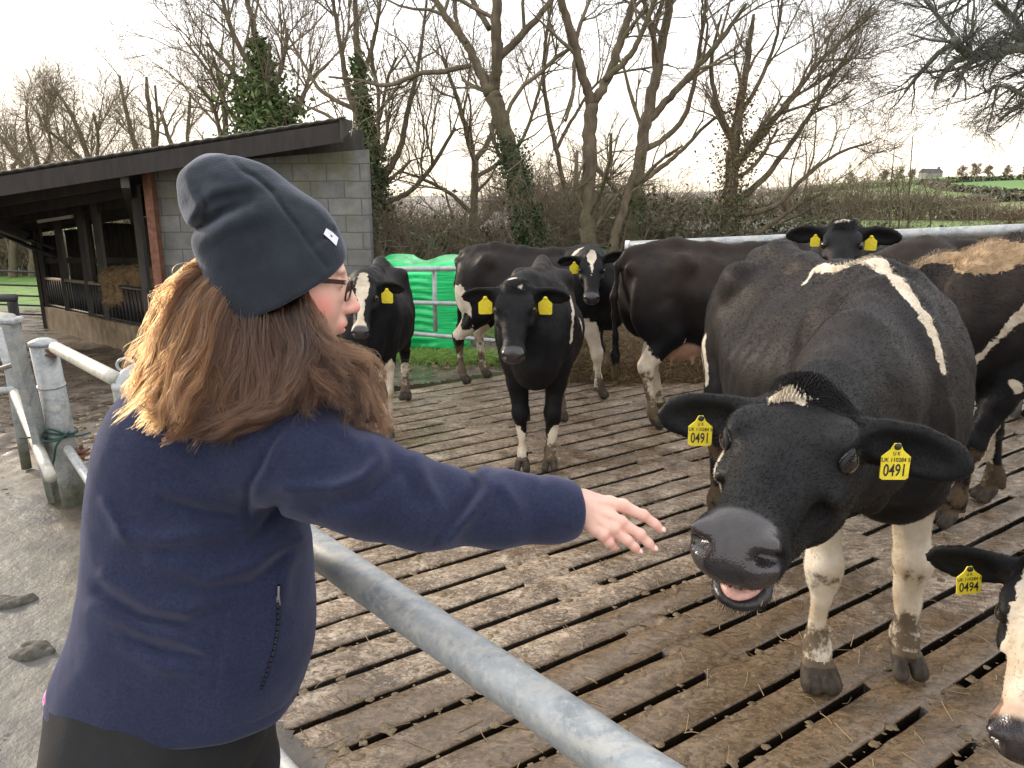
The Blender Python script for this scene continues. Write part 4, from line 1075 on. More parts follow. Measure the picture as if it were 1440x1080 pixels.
q0, q1 = P(14, 452, 3.55), G(80, 705)
rt = rootw('yard_gate', (q1[0], q1[1], 0), 'old galvanised gate with leaning upright at the left edge beside the gate post', 'gate')
part('upright', MB().beam(q1 + (0, 0, -.05), q0, .045, .075, (0, 1, 0)), M_GALVM, rt, bevel=.006)
part('top_rail', MB().tube([q0 + (.01, 0, .01), q0 + (-.55, .25, .02), q0 + (-1.4, .7, .04)], .028, 18), M_CREAM, rt, True)
part('cap', MB().box(q0 + (0, 0, .005), (.09, .09, .03)), M_GALV, rt, bevel=.01)
part('lower_rail', MB().tube(np.linspace(P(20, 552, 4.55), P(72, 672, 3.42), 8), .027, 18), M_CREAM, rt, True)
part('upright', MB().tube([P(-2, 462, 4.6), P(14, 520, 4.6), G(36, 648) + (0, 0, -.05)], .030, 16), M_GALVM, rt, True)
part('cross_rail', MB().tube([P(-40, 553, 4.6), P(18, 548, 4.55)], .022, 14), M_GALV, rt, True)
part('latch', MB().tube([P(-5, 520, 4.55), P(30, 510, 4.2), P(34, 530, 4.2)], .014, 10), M_DARKM, rt, True)
rt = rootw('tall_post', tuple(G(38, 560, -.1)[:2]) + (0,), 'short dark steel post with T handle behind the left gate', 'post')
part('post', MB().tube([G(38, 560, -.1) , P(17, 422, 5.6)], .035, 16), M_DARKM, rt, True)
part('handle', MB().tube([P(-16, 419, 5.6), P(22, 419, 5.6)], .03, 14), M_DARKM, rt, True)
cc = MB()
for k in range(9): cc.tube(np.stack([P(14, 470 + k * 6, 5.4) + np.array((.012 * math.cos(a), 0, .02 * math.sin(a))) for a in np.linspace(0, 6.3, 9)]), .004, 6)
part('chain', cc, M_DARKM, rt, True)

# far farm gate on the left
def tube_gate(p0, p1, zs, r, mat, label, name='farm_gate', verts=(), corner=.14, cat='gate'):
    p0, p1 = np.asarray(p0, float), np.asarray(p1, float)
    rt = rootw(name, (p0[0], p0[1], p0[2]), label, cat)
    top, bot = max(zs), min(zs); d = p1 - p0
    F = lambda a, z: p0 + d * a + np.array((0, 0, z))
    cf = corner / np.linalg.norm(d)
    loop = [F(0, bot), F(0, top - corner), F(cf * .3, top - corner * .3), F(cf, top), F(1 - cf, top), F(1 - cf * .3, top - corner * .3), F(1, top - corner), F(1, bot)]
    part('frame', MB().tube(loop, r, 12), mat, rt, True)
    for z in zs:
        if z != top: part('rail', MB().tube([F(0, z), F(1, z)], r * .85, 10), mat, rt, True)
    for a in verts: part('upright', MB().tube([F(a, bot), F(a, top)], r * .85, 10), mat, rt, True)
    return rt
gp1 = PD(70, 446, 18.6)
tube_gate((gp1[0] - 4.2, gp1[1] + .6, gp1[2] + .05), (gp1[0], gp1[1], gp1[2]), (.05, .27, .50, .75, 1.08), .026, M_DARKM, 'dark tubular farm gate standing open onto the green field')

# rails behind the pen
bl, br = P(520, 379, 7.75), P(1010, 377, 5.95)
rt = rootw('back_barrier', (bl[0], bl[1], -.1), 'thin galvanised three rail barrier in front of the green bale', 'barrier')
for (ya, yb) in ((379, 374), (424, 436), (463, 508)):
    a, b = P(518, ya, 7.75), P(1005, yb, 6.75); mb = MB().tube(np.linspace(a, b, 10), .026 if ya == 379 else .022, 14); part('rail', mb, M_GALV, rt, True)
for px in (519, 610, 884, 1004):
    f_ = (px - 518) / 487; Y_ = 7.75 - f_ * 1.0
    a = P(px, 379 - 5 * f_, Y_); mb = MB().tube([(a[0], a[1] + .03, a[2]), (a[0], a[1] + .03, .30 if px == 610 else -.1)], .022 if px == 610 else .035, 14); part('upright' if px == 610 else 'post', mb, M_GALV, rt, True)
a, b = P(884, 346, 7.3), P(1500, 321, 5.5)
rt = rootw('pipe_rail', (b[0], b[1], 0), 'long thick pale pipe rail behind the cows on the right', 'rail')
part('rail', MB().tube(np.linspace(a, b, 10), .046, 24), M_GALV, rt, True)
part('cap', MB().tube([a + (-.03, .01, 0), a + (.01, 0, 0)], .052, 20), simple('white_cap', (.7, .7, .7), .5), rt, True)
for f_ in (.02, .5, .97):
    c = a + (b - a) * f_; part('post', MB().tube([(c[0], c[1] + .06, -.1), (c[0], c[1] + .06, c[2] + .02)], .05, 18), M_GALV, rt, True)

# ------------------------------------------------------------------ green wrapped bale
def bale():
    c = G(585, 497) + np.array((.02, .62, 0)); v = Vol(c - (.75, .75, .05), c + (.75, .75, 1.2), .02)
    v.loft(c + (0, 0, .40), np.array([(1.0, 0, 0), (0, 1, 0), (0, 0, 1)]), (-.53, -.50, 0, .48, .52), (.48, .53, .55, .53, .48), (.40, .46, .50, .45, .38), (-.40, -.42, -.42, -.42, -.40), n=7, k=.02)
    for q in range(8): v.ell(c + (rng.uniform(-.45, .45), rng.uniform(-.5, 0), .88), (rng.uniform(.08, .22), .12, .035), k=.04)
    v.disp(lambda x, y, z: .010 * np.sin(z * 75 + 5 * vnoise(x, y, z, 3)) * (z < .86) + .035 * fbm(x, y, z, 4, 4))
    V, Q = v.net(); V = relax(V, Q, 1)
    t = NT('green_wrap'); n = t.noise(5, 5); wv = t.noise(4, 5, .6, t.mapped((.6, .6, 14)))
    m = t.set(col=t.ramp(wv, [(.3, (.004, .40, .10)), (.65, (.015, .74, .22))]), rough=.30, nrm=t.bump(t.noise(60, 4, .6, t.mapped((.15, .15, 1))), .35, .006, t.bump(wv, .5, .02)), spec=.5, coat=.3)
    r = rootw('wrapped_bale', tuple(c[:2]) + (float(c[2]),), 'bright green plastic wrapped silage bale behind the back barrier', 'bale')
    o = link('wrap', mesh_np('wrap', V, Q), m, r); o.location = -Vector(r.location)
bale()

# ------------------------------------------------------------------ cattle shed
def block_mat():
    t = NT('concrete_block')
    br = t.node('ShaderNodeTexBrick'); br.offset = .5; br.inputs['Scale'].default_value = 1.0
    br.inputs['Brick Width'].default_value = .45; br.inputs['Row Height'].default_value = .225; br.inputs['Mortar Size'].default_value = .010; br.inputs['Mortar Smooth'].default_value = .4
    for nm, v in (('Color1', (.18, .18, .18, 1)), ('Color2', (.255, .25, .245, 1)), ('Mortar', (.11, .11, .11, 1))): br.inputs[nm].default_value = v
    s = t.sep(); cmb = t.node('ShaderNodeCombineXYZ')
    wob = t.math('MULTIPLY', t.math('SUBTRACT', t.noise(2.5, 4), .5), .03)
    t.ln(t.math('ADD', s[0], wob), cmb.inputs[0]); t.ln(t.math('ADD', s[2], wob), cmb.inputs[1]); t.ln(cmb.outputs[0], br.inputs['Vector'])
    n = t.noise(6, 6, .7)
    c = t.mix(t.ramp(n, [(.35, .55), (.65, 0.0)]), br.outputs['Color'], (.10, .10, .10))
    mo = t.math('MULTIPLY', t.ramp(t.noise(1.7, 5, .6), [(.45, 0.0), (.62, 1.0)]), t.ramp(t.math('MULTIPLY', s[2], .4), [(.25, 0.0), (.85, .7)]))
    c = t.mix(mo, c, (.13, .125, .055))
    b = t.bump(br.outputs['Fac'], -.8, .012); b = t.bump(t.noise(40, 6, .7), .7, .01, b)
    return t.set(col=c, rough=.9, nrm=b, spec=.2)
def corr_mat(name, lo, hi):
    t = NT(name); return t.set(col=t.ramp(t.noise(3, 6, .7, t.mapped((3, 3, .6))), [(.3, lo), (.7, hi)]), rough=.75, nrm=t.bump(t.noise(30, 4), .3, .004))
M_BLOCK = block_mat(); M_SHEET = corr_mat('old_sheeting', (.030, .027, .024), (.075, .066, .058)); M_ROOFT = corr_mat('roof_sheet', (.16, .15, .14), (.24, .23, .22)); M_TIMB = corr_mat('brown_beam', (.014, .011, .011), (.036, .028, .026))
M_CONC = simple('muddy_concrete', (.22, .165, .10), .85, 0, .45, 5, .5, .01)
def shed():
    gx, gy = -4.76, 10.6
    rt = rootw('cattle_shed', (gx, gy, -.75), 'low open cattle shed with sloping brown roof and block wall behind the woman', 'shed')
    rzz = lambda x, y: 2.44 + .150 * (x + (y - 9.95) * .47 + 2.2) - .12 * (y - 9.95)
    rz = lambda x: rzz(x, 9.95)
    # block wall with its stepped sloping top
    mb = MB(); xs = np.linspace(-4.78, -1.93, 14)
    for a, b in zip(xs[:-1], xs[1:]):
        za, zb = 1.98 + (a + 4.78) * .078, 1.98 + (b + 4.78) * .078
        V = [(x, y, z) for x, zt in ((a, za), (b, zb)) for y in (10.62, 10.84) for z in (-1.2, zt)]
        mb.add(V, [(0, 1, 3, 2), (4, 6, 7, 5), (0, 4, 5, 1), (2, 3, 7, 6), (1, 5, 7, 3)])
    part('block_wall', mb, M_BLOCK, rt)
    # roof: corrugated sheets on purlins, verge beam in front
    mb = MB(); xs = np.arange(-12.6, -2.0, .035); ys = np.array((9.95, 16.3)); z = np.array([rz(x) + .085 for x in xs]) + .006 * np.sin(xs / .076 * 2 * np.pi * .5)
    V = [(x - (y - 9.95) * .47, y, zz - .12 * (y - 9.95) + dz) for x, zz in zip(xs, z) for y in ys for dz in (0, .012)]
    n = len(xs); I = np.arange(n * 4).reshape(n, 4)
    Q = []
    for k in range(n - 1):
        a, b = I[k], I[k + 1]; Q += [(a[0], b[0], b[2], a[2]), (a[1], a[3], b[3], b[1]), (a[0], a[1], b[1], b[0]), (a[2], b[2], b[3], a[3])]
    mb.add(V, Q); part('roof', mb, M_ROOFT, rt, True)
    for nm, y, w, h in (('verge_beam', 9.99, .06, .23),):
        mb = MB(); mb.beam((-12.4, y, rz(-12.4) - .08), (-2.12, y, rz(-2.12) - .08), w, h, (0, 0, 1)); part(nm, mb, M_TIMB, rt)
    mb = MB(); mb.add([(-2.12, 9.93, rz(-2.1) + .10), (-2.12, 9.93, rz(-2.1) - .20), (-2.02, 10.25, rz(-2.0) + .06), (-2.02, 10.25, rz(-2.0) - .02), (-2.12, 10.6, rz(-2.1) + .10), (-2.12, 10.6, rz(-2.1) - .1)], [(0, 1, 3, 2), (4, 2, 3, 5), (1, 5, 3, 3)][:2], [(0, 2, 4)]); part('roof_corner', mb, M_SHEET, rt)
    for y in (11.2, 12.5, 13.8, 15.2, 16.1):
        mb = MB(); k_ = (y - 9.95) * .47; q_ = .12 * (y - 9.95) + .06; mb.beam((-12.4 - k_, y, rz(-12.4) - q_), (-2.1 - k_, y, rz(-2.1) - q_), .07, .20); part('purlin', mb, M_SHEET, rt)
    for x in (-4.9, -7.1, -9.4, -11.6):
        mb = MB(); mb.beam((x, 10.05, rz(x) - .24), (x - 6.1 * .47, 16.1, rz(x) - .24 - .73), .10, .18); part('rafter', mb, M_SHEET, rt)
    mb = MB(); mb.add([(x - (y - 9.95) * .47, y, rz(x) + dz - .12 * (y - 9.95)) for x in (-12.4, -2.2) for y in (10.04, 16.2) for dz in (-.02, -.008)], [(0, 2, 6, 4), (1, 5, 7, 3), (0, 4, 5, 1), (2, 3, 7, 6), (0, 1, 3, 2), (4, 6, 7, 5)]); part('ceiling_lining', mb, M_SHEET, rt)
    mb = MB(); mb.add([(-4.7, 10.70, 1.9), (-1.98, 10.70, 2.1), (-1.98, 10.70, rzz(-1.98, 10.7) + .02), (-4.7, 10.70, rzz(-4.7, 10.7) + .02), (-4.7, 10.74, 1.9), (-1.98, 10.74, 2.1), (-1.98, 10.74, rzz(-1.98, 10.7) + .02), (-4.7, 10.74, rzz(-4.7, 10.7) + .02)], [(0, 1, 2, 3), (7, 6, 5, 4), (1, 5, 6, 2), (0, 3, 7, 4), (3, 2, 6, 7), (0, 4, 5, 1)]); part('gable_board', mb, M_SHEET, rt)
    # front line: kerb wall and feed barrier
    a0, a1 = np.array((-9.6, 15.85)), np.array((-4.2, 10.05))
    zg = lambda p: -.70 - .40 * np.clip((p[1] - 10.3) / 5.6, 0, 1)
    d = (a1 - a0); L = np.linalg.norm(d); d /= L
    mb = MB(); N = 12
    for k in range(N):
        p, q = a0 + d * L * k / N, a0 + d * L * (k + 1) / N
        V = []
        nrm2 = np.array((-d[1], d[0])) * -.09
        for r_, zt in ((p, zg(p)), (q, zg(q))):
            for sg in (-1, 1):
                for z in (-1.6, zt + .46): V.append((r_[0] + sg * nrm2[0], r_[1] + sg * nrm2[1], z))
        mb.add(V, [(0, 1, 3, 2), (4, 6, 7, 5), (0, 4, 5, 1), (2, 3, 7, 6), (1, 5, 7, 3)])
    part('kerb_wall', mb, M_CONC, rt)
    mb = MB(); P3 = lambda s, z: np.array((*(a0 + d * s), zg(a0 + d * s) + .46 + z))
    mb2 = MB(); mb2.tube([P3(0, .58), P3(L * .45, .58)], .03, 10); part('barrier_top_rail', mb2, simple('worn_timber', (.28, .22, .15), .8), rt, True)
    mb2 = MB(); mb2.tube([P3(L * .45, .58), P3(L, .58)], .028, 10); mb2.tube([P3(0, .04), P3(L, .04)], .022, 8); part('barrier_rail', mb2, M_DARKM, rt, True)
    for k in range(44):
        s = L * (k + .5) / 44; o = MB().tube([P3(s, .0), P3(s - .05, .57)], .020, 6); mb.V += o.V; mb.Q += [q + mb.n for q in o.Q]; mb.T += [t_ + mb.n for t_ in o.T]; mb.n += o.n
    part('barrier_bars', mb, M_DARKM, rt, True)
    for s in (0.0, L * .20, L * .40, L * .52, L * .78):
        p = P3(s, 0); mb = MB(); mb.beam((p[0], p[1], -1.7), (p[0], p[1], rzz(p[0], p[1]) - .1), .10, .10, (0, 1, 0)); part('column', mb, M_SHEET, rt)
    mb = MB(); mb.beam((-4.80, 10.50, -.9), (-4.80, 10.50, rz(-4.8) - .08), .11, .13, (0, 1, 0)); part('steel_column', mb, M_RUST, rt)
    # rear cladding with ragged tops
    for k, (x0, x1, zt) in enumerate(((-9.80, -9.2, .84), (-9.18, -8.62, .92), (-8.56, -7.62, 1.0), (-7.58, -5.2, .55), (-6.2, -5.75, 1.26))):
        y = 16.0 if k < 4 else 12.9; xs = np.arange(x0, x1, .035); th = .02 * np.sin(xs / .10 * 6.28)
        V = []; 
        for x, o_ in zip(xs, th):
            e = zt + .05 * math.sin(x * 2.1); V += [(x, y + o_, -1.9), (x, y + o_, e), (x, y + o_ + .01, -1.9), (x, y + o_ + .01, e)]
        I = np.arange(len(V)).reshape(-1, 4); Q = []
        for q in range(len(I) - 1): a, b = I[q], I[q + 1]; Q += [(a[0], b[0], b[1], a[1]), (a[2], a[3], b[3], b[2]), (a[1], b[1], b[3], a[3])]
        part('cladding', MB().add(V, Q), M_SHEET, rt, True)
    mb = MB(); mb.beam((-9.8, 15.9, .30), (-4.9, 15.9, .30), .06, .12); part('wall_rail', mb, M_SHEET, rt)
    for x in (-9.75, -8.59, -7.6):
        part('strut', MB().beam((x, 15.9, -1.7), (x, 15.9, rzz(x, 15.9) - .05), .08, .08, (0, 1, 0)), M_SHEET, rt)
    part('brace', MB().tube([PD(-30, 315, 15.5), PD(76, 362, 15.0)], .045, 8), M_DARKM, rt, True); part('brace', MB().tube([PD(12, 322, 15.5), PD(76, 350, 15.0)], .03, 8), M_DARKM, rt, True)
    lm = NT('tube_light'); lm.set(col=(.6, .55, .45), rough=.3)
    for (px, py) in ((157, 275), (78, 308)):
        c = PD(px, py, 13.0); part('light_batten', MB().beam(c + (-.3, 0, -.045), c + (.3, 0, .045), .06, .05), lm.m, rt)
shed()
def small_bale(px, py, dep, label, seed):
    c = PD(px, py, dep); v = Vol(c - (.3, .3, .42), c + (.3, .3, .42), .02)
    v.loft(c, np.array([(0, 0, 1.0), (1, 0, 0), (0, 1, 0)]), (-.31, -.28, 0, .28, .31), (.09, .12, .125, .12, .09), (.1, .14, .15, .14, .1), (-.1, -.14, -.15, -.14, -.1), n=4, k=.02)
    v.disp(lambda x, y, z: .08 * fbm(x, y, z + seed, 7, 4)); V, Q = v.net()
    o = link('straw_bale', mesh_np('straw_bale', V, Q), M_BALE); tag(o, label, 'straw bale', 'straw bales in the shed'); straw_strands('straw', V, 900, .12, M_STRAW, o, seed)
M_BALE = muck_mat('bale_straw', (.10, .065, .03), (.30, .20, .10), .9)
for i, (px, dep, lb) in enumerate(((160, 12.6, 'straw bale in the shed, leftmost of four behind the feed barrier'), (178, 12.4, 'upright straw bale in the shed, second from the left behind the feed barrier'), (196, 12.2, 'upright straw bale in the shed, third from the left behind the feed barrier'), (220, 12.0, 'straw bale in the shed nearest the rusty column'))):
    small_bale(px, 404, dep, lb, i)
# ------------------------------------------------------------------ trees and hedge
def batch_tubes(P_, Rr, n=4):
    """P_ (N,k,3), Rr (N,k) -> V, Q"""
    N, k, _ = P_.shape
    tg = np.gradient(P_, axis=1); tg /= np.linalg.norm(tg, axis=2, keepdims=True) + 1e-9
    ref = np.where(np.abs(tg[:, :1, 2:3]) < .9, np.array((0, 0, 1.0)), np.array((1.0, 0, 0)))
    a = np.cross(tg, np.broadcast_to(ref, tg.shape)); a /= np.linalg.norm(a, axis=2, keepdims=True) + 1e-9
    b = np.cross(tg, a); th = np.arange(n) * 2 * np.pi / n
    V = P_[:, :, None] + Rr[:, :, None, None] * (np.cos(th)[None, None, :, None] * a[:, :, None] + np.sin(th)[None, None, :, None] * b[:, :, None])
    base = (np.arange(N)[:, None] * k + np.arange(k - 1)[None]) * n
    i = np.arange(n); j = (i + 1) % n
    Q = np.stack([base[..., None] + i, base[..., None] + j, base[..., None] + n + j, base[..., None] + n + i], -1).reshape(-1, 4)
    return V.reshape(-1, 3), Q
def spawn(r, P_, Rr, L_, n, length, ang=(.5, 1.1), k=5, up=.15, wob=.16, tmin=.25, rad=.5, wind=(0, 0, 0), rmin=.002, flat=1.0):
    """children of the polylines P_ (N,k0,3)"""
    N, k0, _ = P_.shape
    w = L_ / L_.sum(); idx = r.choice(N, n, p=w); t = tmin + (1 - tmin) * r.random(n) ** .85
    f = t * (k0 - 1); i = np.minimum(f.astype(int), k0 - 2); fr = (f - i)[:, None]
    p0 = P_[idx, i] * (1 - fr) + P_[idx, i + 1] * fr; d = P_[idx, i + 1] - P_[idx, i]; d /= np.linalg.norm(d, axis=1)[:, None] + 1e-9
    rr = Rr[idx, i] * (1 - fr[:, 0]) + Rr[idx, i + 1] * fr[:, 0]
    q = r.normal(0, 1, (n, 3)); q[:, 1] *= flat; q -= d * (q * d).sum(1)[:, None]; q /= np.linalg.norm(q, axis=1)[:, None] + 1e-9
    a = r.uniform(*ang, n)[:, None]; dr = d * np.cos(a) + q * np.sin(a) + np.array((0, 0, up)) + np.array(wind); dr /= np.linalg.norm(dr, axis=1)[:, None]
    ln = length * r.uniform(.45, 1.25, n) * (1.15 - .5 * t); st = ln[:, None] / (k - 1)
    pts = [p0]; cur = dr
    for _ in range(k - 1):
        cur = cur + r.normal(0, wob, (n, 3)) + np.array((0, 0, up * .35)); cur /= np.linalg.norm(cur, axis=1)[:, None]; pts.append(pts[-1] + cur * st)
    Pn = np.stack(pts, 1); r0 = np.maximum(np.minimum(rr * .75, rad * rr + .0), rmin)
    Rn = np.maximum(r0[:, None] * np.linspace(1, .35, k)[None], rmin * .7)
    return Pn, Rn, ln
def resample(p, k=14):
    p = np.asarray(p, float); s = np.concatenate(([0], np.cumsum(np.linalg.norm(np.diff(p, axis=0), axis=1)))); q = np.linspace(0, s[-1], k)
    return np.stack([np.interp(q, s, p[:, i]) for i in range(3)], 1), s[-1]
def bark(name, a, b, green=.3):
    t = NT(name); n = t.noise(4, 6, .7, t.mapped((3, 3, .8)))
    c = t.ramp(n, [(.3, a), (.7, b)]); c = t.mix(t.ramp(t.noise(1.5, 4), [(.45, 0.0), (.65, green)]), c, (.10, .12, .045))
    return t.set(col=c, rough=.9, nrm=t.bump(t.noise(20, 5, .7, t.mapped((2, 2, .5))), .8, .02), spec=.2)
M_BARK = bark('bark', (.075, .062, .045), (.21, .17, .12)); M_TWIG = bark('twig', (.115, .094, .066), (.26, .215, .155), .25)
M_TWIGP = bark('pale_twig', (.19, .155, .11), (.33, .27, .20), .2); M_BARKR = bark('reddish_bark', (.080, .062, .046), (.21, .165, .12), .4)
def leafm(name, a, b):
    t = NT(name); i = t.node('ShaderNodeNewGeometry'); c = t.ramp(i.outputs['Random Per Island'], [(0, a), (1, b)]); return t.set(col=c, rough=.45, spec=.4)
M_IVY = leafm('ivy_leaf', (.014, .032, .012), (.085, .12, .045)); M_IVYB = leafm('bright_ivy', (.035, .075, .02), (.14, .19, .06)); M_DRY = leafm('dry_leaf', (.11, .075, .035), (.26, .19, .09))
def leaves(r, pts, size, mat, name, parent=None, squash=.5):
    n = len(pts); a = r.normal(0, 1, (n, 3)); a /= np.linalg.norm(a, axis=1)[:, None]; b = np.cross(a, r.normal(0, 1, (n, 3))); b /= np.linalg.norm(b, axis=1)[:, None]
    s = size * r.uniform(.5, 1.3, n)[:, None]; nn = np.cross(a, b) * s * .25
    V = np.stack([pts - a * s, pts + b * s * squash + nn, pts + a * s, pts - b * s * squash + nn], 1).reshape(-1, 3)
    return link(name, mesh_np(name, V, np.arange(n * 4).reshape(n, 4), False), mat, parent)
def tree(label, limbs, Y, seed, lv, mat=None, tmat=None, ivy=(), wind=(0, 0, 0), jit=.35, name='bare_tree', group='bare trees behind the pen', up=.12, flat=.8, rmin=.003, rs=None):
    """limbs: list of [(px, py, radius px[, dY])...]; lv: list of (count, length m) twig generations"""
    rs = rs or (.68 if 10 < Y < 15 else 1.0); r = np.random.default_rng(seed); mat = mat or M_BARK; tmat = tmat or M_TWIG
    base = P(limbs[0][0][0], limbs[0][0][1], Y); gz = float(terrain(np.array(base[0]), np.array(base[1])))
    rt = empty(name, (base[0], base[1], gz), 0, label, 'tree', group)
    mb = MB(); Ps, Rs, Ls = [], [], []
    for li, lb in enumerate(limbs):
        dy = r.uniform(-jit, jit) if li else 0
        pts = []; rad = []
        for q, v in enumerate(lb):
            p = P(v[0], v[1], Y + (v[3] if len(v) > 3 else (dy * q / max(1, len(lb) - 1) * 2))); pts.append(p); rad.append(v[2] * Y / FPX * rs)
        if li == 0: pts.insert(0, np.array((pts[0][0], pts[0][1], gz - .2))); rad.insert(0, rad[0] * 1.25)
        n = max(6, len(pts) * 6); sp_ = smooth_path(pts, n); rd = np.interp(np.linspace(0, len(pts) - 1, n), range(len(pts)), rad)
        sp_[1:-1] += r.normal(0, .25, (n - 2, 3)) * rd[1:-1, None] * .5
        mb.tube(sp_, rd, 10)
        pk, L = resample(sp_, 14); Ps.append(pk); Rs.append(np.interp(np.linspace(0, n - 1, 14), range(n), rd)); Ls.append(L)
    o = mb.build('trunk', mat, rt, True); o.location = -Vector(rt.location)
    P0, R0, L0 = np.stack(Ps), np.stack(Rs), np.array(Ls)
    Vs, Qs, off = [], [], 0; cur = (P0, R0, L0); first = True
    dn = .68 if 10 < Y < 15 else .85
    for g, (n, ln) in enumerate(lv):
        n = max(4, int(n * (dn if g < 2 else 1.5)))
        w = cur[2].copy()
        if first and len(w) > 1: w[0] *= .35
        cur = spawn(r, cur[0], cur[1], w, n, ln, (.35, 1.0) if g else (.4, 1.05), 6 if g < 2 else 4, up, .15 + .05 * g, .3 if first else .15, .55, wind, rmin, flat)
        if first: cur = (cur[0], np.minimum(cur[1], .030 if Y < 20 else .05), cur[2])
        V, Q = batch_tubes(cur[0], cur[1], 5 if g == 0 else 3); Vs.append(V); Qs.append(Q + off); off += len(V); first = False
    if Vs:
        o = link('branches', mesh_np('branches', np.concatenate(Vs), np.concatenate(Qs)), tmat, rt); o.location = -Vector(rt.location)
    for (li, t0, t1, spread, n, size, m) in ivy:
        p = P0[li]; t = r.uniform(t0, t1, n) * 13; i = np.minimum(t.astype(int), 12); fr = (t - i)[:, None]
        keep = r.random(n) < 1.15 - 1.0 * ((t / 13 - t0) / (t1 - t0)) ** 1.3 * (t0 < .2) - .5 * (fbm(i * .9, i * .3 + 7, i * 0 + seed, 1.0, 2) > .1); t, i, fr = t[keep], i[keep], fr[keep]; n = len(t); c = p[i] * (1 - fr) + p[i + 1] * fr; d = r.normal(0, 1, (n, 3)); d /= np.linalg.norm(d, axis=1)[:, None]
        rr = R0[li][i][:, None] + spread * (np.abs(r.normal(0, .5, (n, 1))) + .15) * (.55 + 1.2 * (fbm(c[:, 0], c[:, 1], c[:, 2] * 1.5, 1.6, 3)[:, None] + .4))
        o = leaves(r, c + d * rr, size, m, 'ivy', rt); o.location = -Vector(rt.location)
    return rt
LV = [(34, 1.7), (190, .95), (700, .5)]
tree('tall bare tree with ivy clad leaning trunk forking behind the centre cow', [
    [(752, 345, 19), (735, 285, 18), (718, 215, 17), (698, 150, 16), (688, 122, 15)],
    [(690, 130, 12), (672, 95, 9), (655, 60, 8), (628, 25, 7), (600, -20, 5)], [(695, 125, 11), (698, 80, 11), (698, 20, 10), (702, -60, 8), (720, -160, 4)],
    [(703, 80, 8), (735, 48, 7), (775, 0, 5), (800, -50, 3)], [(662, 92, 5), (625, 100, 5), (590, 104, 4.5), (545, 120, 4), (500, 112, 3), (462, 108, 2)], [(655, 60, 5), (640, 20, 4), (645, -60, 3)],
    [(688, 40, 6), (660, -10, 5), (640, -90, 3)]], 11.5, 11, LV, ivy=[(0, .0, .80, .13, 20000, .030, M_IVY), (0, .0, .5, .24, 8000, .034, M_IVY)])
tree('bare tree with a clean V shaped fork and reddish lower trunk', [
    [(828, 350, 17), (826, 290, 15), (829, 210, 14), (832, 145, 13)], [(832, 148, 10), (818, 100, 9), (803, 45, 8), (790, 0, 7), (778, -70, 4)],
    [(834, 145, 10), (856, 105, 9), (875, 50, 8), (892, -10, 6), (905, -90, 3)], [(850, 112, 6), (885, 80, 6), (905, 40, 5), (928, -20, 4)], [(818, 110, 4), (808, 85, 4), (806, 130, 3.5), (795, 170, 3)]],
    11.0, 12, [(26, 1.5), (150, .8), (520, .45)], mat=M_BARKR, ivy=[(0, 0, .34, .12, 6000, .030, M_IVY)])
tree('bare tree leaning right with long slanting limbs', [
    [(884, 350, 16), (893, 280, 13), (903, 200, 12), (915, 140, 11), (930, 70, 9), (942, 0, 8), (955, -90, 4)], [(908, 175, 8), (940, 140, 7), (975, 100, 6), (1010, 60, 5), (1050, 5, 3)], [(925, 90, 6), (918, 50, 5), (900, -20, 4)],
    [(900, 215, 6), (940, 190, 5.5), (968, 150, 5), (985, 60, 4), (995, -20, 3)], [(895, 260, 6), (930, 235, 5), (960, 210, 4), (1000, 170, 3), (1040, 150, 2)]],
    11.6, 13, [(34, 1.6), (210, .9), (800, .5)], ivy=[(0, 0, .38, .13, 7000, .030, M_IVY)])
tree('broken slanting dead stem between the forked tree and the leaning tree', [[(862, 350, 9), (878, 290, 8), (893, 240, 7)], [(893, 262, 4), (930, 225, 3), (960, 205, 2)]], 10.8, 14, [(8, .6), (30, .4)])
tree('bushy twiggy thorn tree wrapped in ivy behind the raised cow head', [
    [(1022, 345, 18), (1026, 280, 14), (1030, 220, 12), (1038, 160, 9), (1050, 90, 6), (1060, 20, 3)], [(1030, 240, 8), (1070, 190, 7), (1115, 135, 5), (1160, 80, 3.5), (1235, 15, 2)], [(1026, 290, 7), (1075, 250, 6), (1120, 190, 5), (1165, 120, 3.5), (1200, 60, 2)],
    [(1032, 200, 6), (1010, 150, 5), (1000, 90, 4), (1015, 20, 2)], [(1024, 305, 7), (1090, 290, 5), (1130, 250, 4), (1180, 215, 3), (1225, 200, 2)], [(1036, 170, 5), (1065, 120, 4), (1090, 60, 3), (1100, 0, 2)], [(1024, 320, 6), (1060, 330, 5), (1120, 290, 4), (1160, 270, 2.5)]],
    11.8, 15, [(70, 1.5), (520, .9), (2600, .5)], tmat=M_TWIG, ivy=[(0, .0, .62, .36, 5200, .030, M_IVY), (0, .3, .8, .3, 2600, .026, M_DRY), (1, 0, .4, .2, 1500, .026, M_DRY)], wind=(.12, 0, 0))
tree('ivy clad tree just right of the block wall', [
    [(536, 372, 20), (528, 300, 18), (520, 220, 14), (508, 140, 9), (502, 60, 6), (498, -20, 4)], [(528, 270, 8), (560, 215, 6), (575, 150, 5), (590, 80, 3.5), (600, 0, 2.5)], [(515, 190, 7), (490, 130, 6), (478, 60, 4), (465, -20, 3)], [(505, 120, 5), (525, 60, 4), (535, 0, 3)],
    [(530, 290, 6), (575, 270, 5), (610, 230, 4), (640, 180, 3)], [(510, 160, 5), (455, 130, 4), (430, 95, 3), (400, 40, 2)]],
    13.5, 16, [(60, 1.9), (380, 1.1), (1500, .6)], ivy=[(0, 0, .66, .20, 18000, .036, M_IVY), (0, .5, .8, .16, 1800, .05, M_IVYB)])
